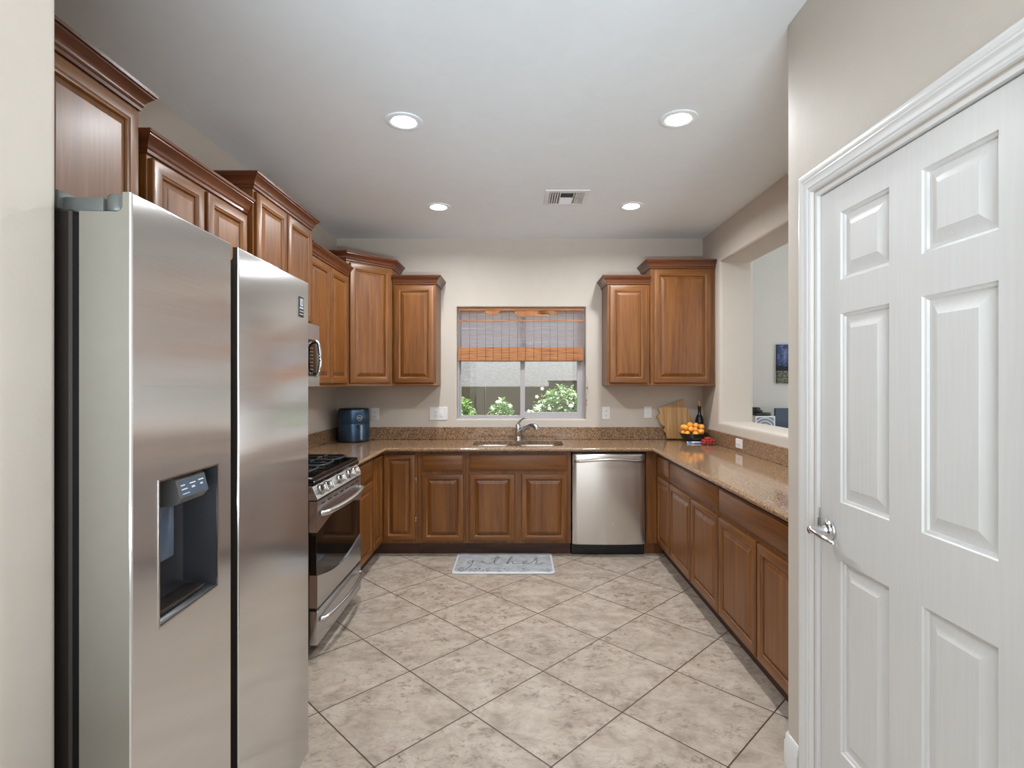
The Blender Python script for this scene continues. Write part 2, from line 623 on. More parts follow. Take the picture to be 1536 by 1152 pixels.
def rings_rect(bm, rl, cap0=False, cap1=True, mis=(0, 0)):
    """successive rectangles (x0,x1,z0,z1,y) joined by quads; mis = material of the level sides, of the upright sides"""
    prev = None
    for (x0, x1, z0, z1, y) in rl:
        cur = [bm.verts.new(p) for p in ((x0, y, z0), (x1, y, z0), (x1, y, z1), (x0, y, z1))]
        if prev is None:
            if cap0: bm.faces.new(cur).material_index = mis[1]
        else:
            for i in range(4):
                f = bm.faces.new((prev[i], prev[(i + 1) % 4], cur[(i + 1) % 4], cur[i]))
                f.material_index = mis[i % 2]
        prev = cur
    if cap1:
        bm.faces.new(prev).material_index = mis[1]


def obj(name, bm, mats, parent=None, angle=35, uv=False):
    bmesh.ops.recalc_face_normals(bm, faces=bm.faces[:])
    me = bpy.data.meshes.new(name)
    bm.to_mesh(me)
    bm.free()
    if not isinstance(mats, (list, tuple)):
        mats = [mats]
    for m in mats:
        me.materials.append(m)
    me.polygons.foreach_set('use_smooth', [True] * len(me.polygons))
    me.set_sharp_from_angle(angle=R(angle))
    if uv:
        ul = me.uv_layers.new(name='UVMap')
        for li, lp in enumerate(me.loops):
            c = me.vertices[lp.vertex_index].co
            ul.data[li].uv = (c.x + 0.3 * c.y, c.z + 0.01 * c.y)
    o = bpy.data.objects.new(name, me)
    C.objects.link(o)
    if parent:
        o.parent = parent
    return o


def B():
    return bmesh.new()


def tag(o, label, cat, group=None, kind=None):
    o['label'] = label
    o['category'] = cat
    if group: o['group'] = group
    if kind: o['kind'] = kind
    return o


def thing(name, label, cat, loc=(0, 0, 0), rotz=0.0, group=None):
    o = bpy.data.objects.new(name, None)
    o.empty_display_size = 0.1
    C.objects.link(o)
    o.location = loc
    o.rotation_euler = (0, 0, rotz)
    return tag(o, label, cat, group, 'thing')


def struct(name, bm, m, label=None, cat=None):
    o = obj(name, bm, m)
    o['kind'] = 'structure'
    o['label'] = label or name.replace('_', ' ')
    o['category'] = cat or name.split('_')[0]
    return o


def copy_tree(o, parent=None):
    c = o.copy()
    C.objects.link(c)
    if parent: c.parent = parent
    for ch in list(o.children):
        copy_tree(ch, c)
    return c


# ------------------------------------------------------------------ the setting
CEIL = 2.738
BW = 4.945           # back wall
LW, RW = -1.677, 1.708
CT = 0.885           # worktop top

b = B(); box(b, -3.4, 5.3, -4.2, 6.7, -0.12, 0.0); struct('floor', b, M['tile'], 'beige stone-look tile floor laid on the diagonal with dark grout', 'floor')
b = B(); box(b, -3.4, 2.0, -4.2, 5.2, CEIL, CEIL + 0.12); box(b, 2.0, 5.3, -4.2, 1.9, CEIL, CEIL + 0.12); struct('ceiling', b, M['ceiling'], 'plain white ceiling with recessed lights', 'ceiling')

b = B(); box(b, 1.95, 5.3, 1.85, 6.7, 3.2, 3.32); struct('ceiling_side', b, M['ceiling'], 'high white ceiling of the room beyond the pass-through', 'ceiling')

# back wall with the window hole (bullnosed edge)
WX0, WX1, WZ0, WZ1 = -0.566, 0.627, 1.070, 2.108
def rr(dx, y): return (WX0 - dx, WX1 + dx, WZ0 - dx, WZ1 + dx, BW + y)
b = B()
rl = [(-1.80, 2.1, -0.1, CEIL + 0.1, BW + 0.2), (-1.80, 2.1, -0.1, CEIL + 0.1, BW)]
rad = 0.014
for i in range(6):
    t = i / 5 * math.pi / 2
    rl.append(rr(rad * (1 - math.sin(t)), rad * (1 - math.cos(t))))
rl.append(rr(0, 0.2))
rl.append((-1.80, 2.1, -0.1, CEIL + 0.1, BW + 0.2))
rings_rect(b, rl, False, False)
bmesh.ops.remove_doubles(b, verts=b.verts[:], dist=1e-5)
struct('wall_back', b, M['wall'], 'greige back wall around the kitchen window', 'wall')

b = B(); box(b, LW - 0.14, LW, 0.76, BW + 0.19, -0.1, CEIL + 0.1); struct('wall_left', b, M['wall'], 'greige wall behind the left row of cabinets', 'wall')

# wall stub in the left foreground
def arc(cx, cy, r, a0, a1, k=6):
    return [(cx + r * math.cos(R(a0 + (a1 - a0) * i / k)), cy + r * math.sin(R(a0 + (a1 - a0) * i / k))) for i in range(k + 1)]
b = B()
SX, SY0, SY1, q = -0.826, 0.70, 0.965, 0.02
prism(b, [(-3.4, SY0)] + arc(SX - q, SY0 + q, q, -90, 0) + arc(SX - q, SY1 - q, q, 0, 90) + [(-3.4, SY1 - 0.165)], -0.1, CEIL + 0.1)
struct('wall_left_front', b, M['wall'], 'rounded wall end beside the refrigerator in the left foreground', 'wall')

# right wall with the pass-through, local x runs towards the camera
PX0, PX1, PZ0, PZ1 = 2.40, 4.536, 1.078, 2.432      # along y and z
b = B()
T = 0.292
def pr(d, yy): return (BW - PX1 - d, BW - PX0 + d, PZ0 - d, PZ1 + d, yy)
out0 = (-0.05, BW - 1.95, -0.1, 3.25)
rl = [out0 + (0.0,)]
rad = 0.032
for i in range(7):
    t = i / 6 * math.pi / 2
    rl.append(pr(rad * (1 - math.sin(t)), rad * (1 - math.cos(t))))
for i in range(7):
    t = (1 - i / 6) * math.pi / 2
    rl.append(pr(rad * (1 - math.sin(t)), T - rad * (1 - math.cos(t))))
rl.append(out0 + (T,))
rl.append(out0 + (0.0,))
rings_rect(b, rl, False, False)
bmesh.ops.remove_doubles(b, verts=b.verts[:], dist=1e-5)
o = struct('wall_right', b, M['wall'], 'greige right wall with a bullnosed pass-through opening', 'wall')
o.location = (RW, BW, 0)
o.rotation_euler = (0, 0, R(-90))

# pantry wall in the right foreground, with its door hole
PW = 1.0
PY1 = 1.99
DY0, DY1, DZ = 1.012, 1.800, 2.052
b = B()
q = 0.016
prism(b, [(PW, 1.90)] + [(PW + q - q * math.cos(R(a)), PY1 - q + q * math.sin(R(a))) for a in (0, 18, 36, 54, 72, 90)] + [(2.04, PY1), (2.04, 1.87), (PW + 0.12, 1.87), (PW + 0.12, 1.90)], -0.1, CEIL + 0.1)
struct('wall_pantry_end', b, M['wall'], 'rounded greige wall corner left of the white door', 'wall')
b = B()
L0 = 1.90
rl = [(0, 1.6, -0.1, CEIL + 0.1, 0.12), (0, 1.6, -0.1, CEIL + 0.1, 0.0), (L0 - DY1, L0 - DY0, -0.05, DZ, 0.0), (L0 - DY1, L0 - DY0, -0.05, DZ, 0.12), (0, 1.6, -0.1, CEIL + 0.1, 0.12)]
rings_rect(b, rl, False, False)
bmesh.ops.remove_doubles(b, verts=b.verts[:], dist=1e-5)
o = struct('wall_pantry', b, M['wall'], 'greige wall around the white six-panel door', 'wall')
o.location = (PW, L0, 0)
o.rotation_euler = (0, 0, R(-90))
b = B(); box(b, PW + 0.5, PW + 0.6, 0.3, 1.86, 0, CEIL); struct('wall_pantry_inner', b, M['wall'], 'inner wall of the pantry closet', 'wall')

# room behind the camera and the room beyond the pass-through
b = B(); box(b, -3.4, -3.26, -4.2, 0.70, -0.1, CEIL + 0.1); struct('wall_living_left', b, M['white_wall'], 'pale side wall of the living room', 'wall')
b = B(); box(b, 5.14, 5.3, -4.2, 6.7, -0.1, 3.25); struct('wall_side_right', b, M['white_wall'], 'pale far side wall beyond the pass-through', 'wall')
b = B(); box(b, 2.0, 5.3, 6.5, 6.64, -0.1, 3.25); struct('wall_side_back', b, M['white_wall'], 'pale grey wall seen through the pass-through', 'wall')
b = B(); box(b, 2.0, 2.1, BW, 6.5, -0.1, 3.25); struct('wall_side_left', b, M['white_wall'], 'pale wall beside the study beyond the pass-through', 'wall')

# baseboard round the pantry corner
b = B()
bp = [(0, 0.0), (0.014, 0.0), (0.014, 0.085), (0.010, 0.095), (0.009, 0.112), (0.004, 0.120), (0, 0.120)]
sweep(b, bp, [(1.25, PY1), (PW + q, PY1)] + [(PW + q - q * math.sin(R(a)), PY1 - q + q * math.cos(R(a))) for a in (30, 60)] + [(PW, PY1 - q), (PW, 1.893)][0:2])
o = struct('baseboard_right', b, M['trim'], 'white baseboard at the foot of the wall corner by the door', 'baseboard')

# ------------------------------------------------------------------ pantry door (local x towards the camera, front at y=0)
def sthing(name, label, cat, loc, rotz=0):
    o = thing(name, label, cat, loc, rotz)
    o['kind'] = 'structure'
    return o
dr = sthing('door_1', 'white six-panel interior door with chrome lever in the right foreground', 'door', (PW, DY1, 0), R(-90))
DW = DY1 - DY0
b = B()
cp = [(0.0, 0.0), (0.0, 0.010), (0.006, 0.013), (0.012, 0.012), (0.016, 0.015), (0.034, 0.015), (0.040, 0.018), (0.046, 0.016), (0.052, 0.019), (0.062, 0.019), (0.070, 0.014), (0.072, 0.0)]
rv = 0.008
sweep(b, cp, [(DW + rv, 0.0), (DW + rv, DZ + rv), (-rv, DZ + rv), (-rv, 0.0)], plane='y')
obj('door_casing', b, M['trim'], dr)
b = B()
jt = 0.012
box(b, 0, jt, 0.0, 0.118, 0, DZ); box(b, DW - jt, DW, 0.0, 0.118, 0, DZ); box(b, jt, DW - jt, 0.0, 0.118, DZ - jt, DZ)
box(b, jt, jt + 0.012, 0.058, 0.09, 0, DZ - jt); box(b, DW - jt - 0.012, DW - jt, 0.058, 0.09, 0, DZ - jt)
obj('door_jamb', b, M['trim'], dr)
x0, x1, z0, z1 = jt + 0.003, DW - jt - 0.003, 0.012, DZ - jt - 0.004
xs = [x0, DY1 - 1.678, DY1 - 1.458, DY1 - 1.341, DY1 - 1.126, x1]
zs = [z0, 0.255, 0.858, 1.040, 1.633, 1.738, 1.951, z1]
b = B()
YF = 0.012
gv = {}
def G(i, j):
    if (i, j) not in gv: gv[(i, j)] = b.verts.new((xs[i], YF, zs[j]))
    return gv[(i, j)]
for i in range(5):
    for j in range(7):
        if i in (1, 3) and j in (1, 3, 5):
            continue
        b.faces.new((G(i, j), G(i + 1, j), G(i + 1, j + 1), G(i, j + 1)))
for i in (1, 3):
    for j in (1, 3, 5):
        X0, X1, Z0, Z1 = xs[i], xs[i + 1], zs[j], zs[j + 1]
        rings_rect(b, [(X0 + d, X1 - d, Z0 + d, Z1 - d, YF + dep) for d, dep in
                       ((0, 0), (0.003, 0.005), (0.009, 0.007), (0.012, 0.012), (0.018, 0.0125), (0.020, 0.0125), (0.048, 0.002), (0.050, 0.001))])
rings_rect(b, [(x0, x1, z0, z1, YF), (x0, x1, z0, z1, YF + 0.035)])
bmesh.ops.remove_doubles(b, verts=b.verts[:], dist=1e-5)
leaf = obj('door_leaf', b, M['door_white'], dr, 25)
# lever handle
hx, hz = DY1 - 1.735, 0.938
b = B()
lathe(b, [(0.031, 0.0), (0.033, -0.003), (0.032, -0.006), (0.026, -0.010), (0.024, -0.014), (0.016, -0.017), (0.014, -0.022), (0.012, -0.03), (0.0115, -0.05), (0.013, -0.055), (0.013, -0.066), (0.010, -0.069)], (hx, YF, hz), 28, axis='y')
hd = obj('lever_handle', b, M['chrome'], dr)
b = B()
tube(b, smooth_path([(hx - 0.008, YF - 0.060, hz), (hx + 0.02, YF - 0.061, hz - 0.001), (hx + 0.06, YF - 0.058, hz - 0.007), (hx + 0.095, YF - 0.052, hz - 0.012), (hx + 0.108, YF - 0.048, hz - 0.014)], 5),
     [0.010] * 4 + [0.0085] * 8 + [0.007] * 7 + [0.0085, 0.006], 12)
obj('lever', b, M['chrome'], hd)
b = B(); lathe(b, [(0.005, 0), (0.006, -0.001), (0.005, -0.003)], (hx, YF - 0.068, hz), 12, axis='y'); obj('lock_button', b, M['satin'], hd)
b = B(); box(b, 0.001, 0.0135, 0.002, 0.0105, hz - 0.0, hz + 0.06, 0.001); obj('strike_plate', b, M['satin'], dr)

# ------------------------------------------------------------------ kitchen window
wd = sthing('window_1', 'sliding vinyl window over the sink looking on to the side yard', 'window', (0, BW + 0.095, 0))
fx0, fx1, fz0, fz1 = WX0, WX1, WZ0, WZ1
b = B()
def frame(bm, x0, x1, z0, z1, l, r, bo, t, y0, y1):
    rings_rect(bm, [(x0, x1, z0, z1, y1), (x0, x1, z0, z1, y0), (x0 + l, x1 - r, z0 + bo, z1 - t, y0), (x0 + l, x1 - r, z0 + bo, z1 - t, y1), (x0, x1, z0, z1, y1)], False, False)
    bmesh.ops.remove_doubles(bm, verts=bm.verts[:], dist=1e-5)
frame(b, fx0, fx1, fz0, fz1, 0.014, 0.016, 0.012, 0.014, 0.0, 0.085)
obj('window_frame', b, M['vinyl'], wd, 20)
b = B(); frame(b, fx0 + 0.014, 0.065, fz0 + 0.012, fz1 - 0.014, 0.012, 0.035, 0.014, 0.024, 0.045, 0.075); sl = obj('fixed_sash', b, M['vinyl'], wd, 20)
b = B(); box(b, fx0 + 0.024, 0.034, 0.058, 0.062, fz0 + 0.024, fz1 - 0.036); obj('pane', b, M['pane'], sl)
b = B(); frame(b, 0.022, fx1 - 0.016, fz0 + 0.012, fz1 - 0.014, 0.044, 0.052, 0.046, 0.036, 0.008, 0.040); sl = obj('sliding_sash', b, M['vinyl'], wd, 20)
b = B(); box(b, 0.064, fx1 - 0.066, 0.022, 0.026, fz0 + 0.056, fz1 - 0.048); obj('pane', b, M['pane'], sl)
b = B(); box(b, 0.028, 0.050, -0.006, 0.008, 1.54, 1.60, 0.003); obj('sash_latch', b, M['vinyl'], wd)

# woven shade hung inside the recess
sh = thing('woven_blind', 'woven reed roman blind covering the upper half of the kitchen window', 'blind', (0, BW + 0.045, 0))
bx0, bx1, bz0, bz1 = -0.556, 0.612, 1.612, 2.104
b = B()
rnd = random.Random(3)
z = bz1 - 0.004
while z > bz0 + 0.01:
    h = rnd.uniform(0.0038, 0.0066)
    x = bx0
    dz0 = 0
    segs = 7
    for k in range(segs):
        xa = bx0 + (bx1 - bx0) * k / segs
        xb = bx0 + (bx1 - bx0) * (k + 1) / segs
        dz1 = rnd.uniform(-0.0016, 0.0016) if k < segs - 1 else 0
        vs = []
        for (xx, dz) in ((xa, dz0), (xb, dz1)):
            vs.append([b.verts.new((xx, yy, z + dz + zz)) for yy, zz in ((0, 0), (0.0022, -h * 0.3), (0.0022, -h * 0.85), (0, -h), (-0.001, -h * 0.5))])
        for j in range(5):
            b.faces.new((vs[0][j], vs[0][(j + 1) % 5], vs[1][(j + 1) % 5], vs[1][j]))
        dz0 = dz1
    z -= h + rnd.uniform(0.0006, 0.0022)
obj('reed_panel', b, M['reed'], sh)
def solid_band(nm, za, zb, y0, y1, seed):
    b = B(); r2 = random.Random(seed); z = zb
    while z > za:
        h = min(r2.uniform(0.0045, 0.008), z - za + 0.001)
        box(b, bx0 - 0.001, bx1 + 0.001, y0 + r2.uniform(0, 0.0015), y1, z - h, z - 0.0003, 0.0008, 1)
        z -= h
    return obj(nm, b, M['reed_solid'], sh)
solid_band('valance', 2.082, 2.106, -0.012, -0.004, 5)
solid_band('fold_band', 1.977, 1.990, -0.008, -0.002, 6)
solid_band('hem_fold', 1.612, 1.736, -0.014, -0.003, 8)
def shadow_patch(x0, x1, za, zb, seed):  # opaque brown reeds imitate the eave shadow falling on the upper blind
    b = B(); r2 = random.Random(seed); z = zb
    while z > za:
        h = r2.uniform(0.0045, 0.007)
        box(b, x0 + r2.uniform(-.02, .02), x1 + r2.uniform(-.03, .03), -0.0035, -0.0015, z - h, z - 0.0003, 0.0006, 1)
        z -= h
    obj('shadow_reeds', b, M['reed_solid'], sh)
shadow_patch(-0.30, -0.17, 2.043, 2.083, 11)
shadow_patch(-0.03, 0.27, 2.030, 2.083, 12)
shadow_patch(0.20, 0.36, 2.050, 2.083, 13)
b = B(); box(b, bx0, bx1, -0.012, 0.022, 2.092, 2.104); obj('head_rail', b, M['reed_solid'], sh)
b = B(); tube(b, [(bx0, -0.008, 1.610), (bx1, -0.008, 1.610)], 0.004, 8); obj('bottom_rod', b, M['body_dark'], sh)
for k in range(15):
    xx = bx0 + 0.075 * k + 0.025 + (0.004 if k % 2 else 0)
    if xx > bx1: break
    b = B(); tube(b, [(xx, -0.0026, 2.085), (xx, -0.0026, 1.735), (xx, -0.0152, 1.733), (xx, -0.0152, 1.614)], 0.0016, 5); obj('thread', b, M['thread'], sh)
b = B()
tube(b, smooth_path([(bx1 - 0.006, -0.016, 2.08), (bx1 - 0.005, -0.018, 1.7), (bx1 + 0.002, -0.03, 1.55), (bx1 + 0.022, -0.066, 1.43), (bx1 + 0.026, -0.07, 1.37)], 5), 0.0016, 6)
tube(b, smooth_path([(bx1 + 0.026, -0.07, 1.37), (bx1 + 0.034, -0.07, 1.33), (bx1 + 0.020, -0.07, 1.28), (bx1 + 0.018, -0.07, 1.22)], 5), 0.0016, 6)
obj('pull_cord', b, M['cord'], sh)
for zz in (1.36, 1.245, 1.205):
    b = B(); lathe(b, [(0.003, 0.012), (0.0065, 0.008), (0.007, -0.008), (0.003, -0.012)], (bx1 + 0.024 - (1.36 - zz) * 0.04, -0.07, zz), 10); obj('cord_toggle', b, M['cord'], sh)

# ------------------------------------------------------------------ cabinets
def panel_door(parent, x0, x1, z0, z1, st=0.057, t=0.02, yb=0.0, name='door'):
    """framed door with raised panel; front faces -y, back at yb"""
    yf = yb - t
    b = B()
    L = ((0, yb), (0, yf + 0.006), (0.0025, yf + 0.002), (0.007, yf), (st - 0.014, yf), (st - 0.010, yf + 0.003), (st - 0.004, yf + 0.0045), (st, yf + 0.010), (st, yf + 0.013))
    rings_rect(b, [(x0 + d, x1 - d, z0 + d, z1 - d, y) for d, y in L], True, True, (1, 0))
    d = obj(name, b, [M['wood_v'], M['wood_h']], parent, 30)
    b = B()
    L = ((st + 0.0005, yf + 0.0125), (st + 0.004, yf + 0.0105), (st + 0.024, yf + 0.004), (st + 0.026, yf + 0.0025), (st + 0.028, yf + 0.002))
    rings_rect(b, [(x0 + q, x1 - q, z0 + q, z1 - q, y) for q, y in L], True, True, (0, 0))
    obj('raised_panel', b, M['wood_v'], d, 12)
    return d


def drawer_front(parent, x0, x1, z0, z1, t=0.02, yb=0.0):
    yf = yb - t
    b = B()
    L = ((0, yb), (0, yf + 0.008), (0.002, yf + 0.0055), (0.007, yf + 0.005), (0.009, yf + 0.002), (0.014, yf))
    rings_rect(b, [(x0 + d, x1 - d, z0 + d, z1 - d, y) for d, y in L], True, True, (0, 0))
    return obj('drawer_front', b, M['wood_h'], parent, 30)


CROWN = [(0.0, -0.072), (0.010, -0.072), (0.010, -0.060), (0.015, -0.056), (0.017, -0.050), (0.017, -0.044), (0.024, -0.034), (0.034, -0.022), (0.040, -0.018), (0.040, -0.013), (0.046, -0.010), (0.048, 0.0), (0.0, 0.0)]
RAIL = [(0.0, 0.0), (0.006, 0.0), (0.008, 0.008), (0.003, 0.020), (0.0, 0.020)]


def crown(parent, path, ztop, name='crown_molding'):
    b = B(); sweep(b, [(o, ztop + u) for o, u in CROWN], path); return obj(name, b, M['wood_crown'], parent, 40)


def light_rail(parent, path, zb=-0.004):
    b = B(); sweep(b, [(o, zb + u) for o, u in RAIL], path); return obj('light_rail', b, M['wood_h'], parent, 40)


def upper(label, loc, rotz, wdt, dep, hgt, doors, ends=(True, True), rail=True):
    t = thing('upper_cabinet', label, 'cabinet', loc, rotz, 'upper cabinets')
    b = B(); box(b, 0, wdt, 0, dep, 0, hgt - 0.004, 0.0015, 1); obj('carcass', b, M['wood_v'], t)
    for d in doors:
        panel_door(t, *d)
    path = ([(0, dep)] if ends[0] else []) + [(0, 0), (wdt, 0)] + ([(wdt, dep)] if ends[1] else [])
    crown(t, path, hgt)
    if rail:
        light_rail(t, [(0, 0), (wdt, 0)])
    return t


ZB = 1.385
TLO, THI = 2.335, 2.469
DEPL = 0.305
FXL = LW + DEPL              # front of the left wall cabinets
L90, R90 = R(90), R(-90)
hl, hh = TLO - ZB, THI - ZB
# left wall, near to far
upper('tall cabinet over the refrigerator with big raised-panel door, nearest in the left row', (FXL, 1.03, 1.86), L90, 0.895, DEPL - 0.004, THI - 1.86,
      [(0.015, 0.44, 0.02, THI - 1.86 - 0.085), (0.452, 0.880, 0.02, THI - 1.86 - 0.085)], (True, True), False)
upper('low two-door upper cabinet between the refrigerator cabinet and the taller microwave cabinet', (FXL, 1.975, ZB), L90, 0.722, DEPL - 0.004, hl,
      [(0.012, 0.335, 0.02, hl - 0.085), (0.362, 0.700, 0.02, hl - 0.085)], (True, False))
upper('tall two-door upper cabinet mounted above the microwave', (FXL + 0.03, 2.705, 1.785), L90, 0.752, DEPL + 0.026, THI - 1.785,
      [(0.012, 0.362, 0.012, THI - 1.785 - 0.085), (0.384, 0.738, 0.012, THI - 1.785 - 0.085)], (True, True), False)
upper('low narrow two-door upper cabinet right of the microwave', (FXL, 3.466, ZB), L90, 0.84, DEPL - 0.004, hl,
      [(0.014, 0.40, 0.02, hl - 0.085), (0.416, 0.79, 0.02, hl - 0.085)], (False, False))
# diagonal corner cabinet
cl = Vector((-1.388, 4.318)); cr = Vector((-1.090, 4.632))
dv = cr - cl
ang = math.atan2(dv.y, dv.x)
t = thing('upper_cabinet', 'tall diagonal corner upper cabinet above the blue air fryer', 'cabinet', (cl.x, cl.y, ZB), ang, 'upper cabinets')
def loc2(px, py):
    q = Matrix.Rotation(-ang, 2) @ Vector((px - cl.x, py - cl.y)); return (q.x, q.y)
wl = dv.length
cpoly = [(0, 0), (wl, 0), loc2(cr.x, BW - 0.003), loc2(LW + 0.003, BW - 0.003), loc2(LW + 0.003, cl.y)]
b = B(); prism(b, cpoly, 0, hh - 0.004); obj('carcass', b, M['wood_v'], t)
panel_door(t, 0.026, wl - 0.022, 0.02, hh - 0.085)
crown(t, [cpoly[4], cpoly[0], cpoly[1], cpoly[2]], hh)
light_rail(t, [(0, 0), (wl, 0)])
# back wall
FYB = BW - DEPL
upper('low single-door upper cabinet left of the kitchen window', (-1.086, FYB, ZB), 0, 0.374, DEPL - 0.004, hl, [(0.014, 0.358, 0.02, hl - 0.085)], (False, True))
upper('low single-door upper cabinet just right of the kitchen window', (0.775, FYB, ZB), 0, 0.368, DEPL - 0.004, hl, [(0.02, 0.345, 0.02, hl - 0.085)], (True, False))
upper('tall wide upper cabinet in the right corner above the cutting board', (1.145, FYB - 0.012, ZB), 0, 0.558, DEPL + 0.008, hh, [(0.030, 0.524, 0.02, hh - 0.085)], (True, False))

# base cabinets: local x along the run, front of the face frame at y=0
BT = CT - 0.034
BD = 0.595
DZ0, DZ1 = 0.125, 0.668
RZ0, RZ1 = 0.697, 0.832


def base(label, loc, rotz, wdt, doors, drawers, dep=BD, x0=0.0, toe0=0.0, toe1=0.0, hollow=False):
    t = thing('base_cabinet', label, 'cabinet', loc, rotz, 'base cabinets')
    b = B()
    if hollow:
        box(b, x0, wdt, 0, 0.02, 0.105, BT); box(b, x0, x0 + 0.018, 0.02, dep, 0.105, BT); box(b, wdt - 0.018, wdt, 0.02, dep, 0.105, BT); box(b, x0 + 0.018, wdt - 0.018, 0.02, dep, 0.105, 0.123)
    else:
        box(b, x0, wdt, 0, dep, 0.105, BT, 0.001, 1)
    obj('carcass', b, M['wood_v'], t)
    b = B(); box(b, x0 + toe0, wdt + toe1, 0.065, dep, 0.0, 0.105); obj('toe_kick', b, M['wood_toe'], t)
    for d in doors: panel_door(t, d[0], d[1], *(d[2:] or (DZ0, DZ1)), st=0.05)
    for d in drawers: drawer_front(t, d[0], d[1], *(d[2:] or (RZ0, RZ1)))
    return t


FB, FR, FL = 4.345, 1.130, -1.110      # fronts of back, right, left runs
# corner lazy-susan cabinet with two hinged doors at a right angle
t = thing('base_cabinet', 'corner base cabinet with two full-height doors meeting below the air fryer', 'cabinet', (FL, FB, 0), 0, 'base cabinets')
lx0, ly0 = LW + 0.004 - FL, -0.302
b = B()
prism(b, [(lx0, ly0), (0, ly0), (0, 0), (0.296, 0), (0.296, BD), (lx0, BD)], 0.105, BT); obj('carcass', b, M['wood_v'], t)
b = B()
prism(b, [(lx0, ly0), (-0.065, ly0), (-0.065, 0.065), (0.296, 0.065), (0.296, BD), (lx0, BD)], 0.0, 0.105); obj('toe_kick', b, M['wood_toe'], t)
panel_door(t, 0.021, 0.276, 0.135, 0.828, st=0.05)
d = panel_door(t, 0.0, 0.26, 0.135, 0.828, st=0.05)
d.rotation_euler = (0, 0, L90); d.location = (0.0, -0.281, 0)
for zz in (0.30, 0.62):
    b = B(); box(b, 0.277, 0.285, -0.012, 0.0, zz - 0.02, zz + 0.02, 0.002); obj('hinge', b, M['satin'], t)
base('narrow base cabinet with one drawer over one door, left of the sink', (FL + 0.298, FB, 0), 0, 0.384, [(0.034, 0.370)], [(0.034, 0.370)])
base('wide sink base cabinet with false drawer front and two doors under the window', (-0.426, FB, 0), 0, 0.856,
     [(0.032, 0.400), (0.455, 0.825)], [(0.032, 0.825)], hollow=True)
# worn patch on the right sink door panel is part of that door
# left run between range and corner, and the one hidden behind the refrigerator
base('small base cabinet with drawer squeezed between the range and the corner', (FL, 3.492, 0), L90, FB - 0.304 - 3.492, [(0.02, 0.535)], [(0.02, 0.535)], 0.563)
base('base cabinet between the refrigerator and the range', (FL, 1.935, 0), L90, 0.775, [(0.03, 0.375), (0.385, 0.745)], [(0.03, 0.745)], 0.563)
# right run, from the corner towards the camera
tcb = t = base('narrow corner base cabinet beside the dishwasher with one drawer over one door', (FR, FB, 0), R90, 0.415, [(0.072, 0.402)], [(0.072, 0.402)], 0.575, x0=0.0, toe0=0.0)
b = B(); box(b, 0.0, 0.088, -0.0, 0.02, 0.105, BT); box(b, 0.0, 0.153, 0.065, 0.083, 0.0, 0.105); fp = obj('filler_panel', b, M['wood_v'], t)
fp.rotation_euler = (0, 0, L90); fp.location = (-0.0, -0.09, 0); fp.location = (0.0, 0, 0)
fp.matrix_local = Matrix.Translation((0.0, -0.090, 0)) @ Matrix.Rotation(L90, 4, 'Z')
base('middle two-door base cabinet of the right run below the pass-through', (FR, FB - 0.417, 0), R90, 0.953, [(0.006, 0.476), (0.490, 0.946)], [(0.006, 0.946)], 0.575)
base('two-door base cabinet at the near end of the right run by the door wall', (FR, FB - 1.372, 0), R90, 0.955, [(0.006, 0.466), (0.484, 0.946)], [(0.006, 0.946)], 0.575)

# ------------------------------------------------------------------ worktop
SKX0, SKX1, SKY0, SKY1 = -0.385, 0.385, 4.425, 4.805
def rrect(x0, x1, y0, y1, r, k=6):
    return arc(x1 - r, y0 + r, r, -90, 0, k) + arc(x1 - r, y1 - r, r, 0, 90, k) + arc(x0 + r, y1 - r, r, 90, 180, k) + arc(x0 + r, y0 + r, r, 180, 270, k)
wt = thing('worktop', 'speckled brown granite worktop running round three sides of the kitchen', 'worktop', (0, 0, 0))
EY, ER, EL = 4.282, 1.074, -1.058
TH = 0.032
nr = 0.016
outer = [(LW + 0.003, 3.489), (EL - nr, 3.489), (EL - nr, EY + nr), (ER + nr, EY + nr), (ER + nr, PY1 + 0.004), (RW - 0.003, PY1 + 0.004), (RW - 0.003, BW - 0.003), (LW + 0.003, BW - 0.003)]
def plate(bm, loops, z0, z1):
    """flat slab with holes: fill the outlines, then raise them"""
    es = []
    for lp in loops:
        vs = [bm.verts.new((p[0], p[1], z0)) for p in lp]
        es += [bm.edges.new((vs[i], vs[(i + 1) % len(vs)])) for i in range(len(vs))]
    r = bmesh.ops.triangle_fill(bm, edges=es, use_beauty=True, use_dissolve=False)
    fs = [g for g in r['geom'] if isinstance(g, bmesh.types.BMFace)]
    ex = bmesh.ops.extrude_face_region(bm, geom=fs)
    for v in [g for g in ex['geom'] if isinstance(g, bmesh.types.BMVert)]:
        v.co.z = z1
b = B()
plate(b, [outer, rrect(SKX0, SKX1, SKY0, SKY1, 0.09)], CT - TH, CT)
obj('slab', b, M['granite'], wt, 30)
b = B()
nose = [(0.0, CT)] + [(nr * math.sin(R(a)), CT - nr + nr * math.cos(R(a))) for a in range(15, 180, 15)] + [(0.0, CT - TH)]
sweep(b, nose, [(EL - nr, 3.489), (EL - nr, EY + nr), (ER + nr, EY + nr), (ER + nr, PY1 + 0.004)])
obj('rounded_edge', b, M['granite'], wt, 40)
bs = 0.02
ZS = 0.998
def bsplash(label, x0, x1, y0, y1):
    b = B(); box(b, x0, x1, y0, y1, CT + 0.0005, ZS, 0.002, 1); tag(obj('backsplash', b, M['granite']), label, 'backsplash', 'granite backsplashes', 'thing')
bsplash('granite backsplash strip on the left wall behind the range side', LW + 0.003, LW + 0.003 + bs, 3.489, BW - 0.025)
bsplash('long granite backsplash strip along the back wall under the window', LW + 0.003, RW - 0.003, BW - 0.003 - bs, BW - 0.003)
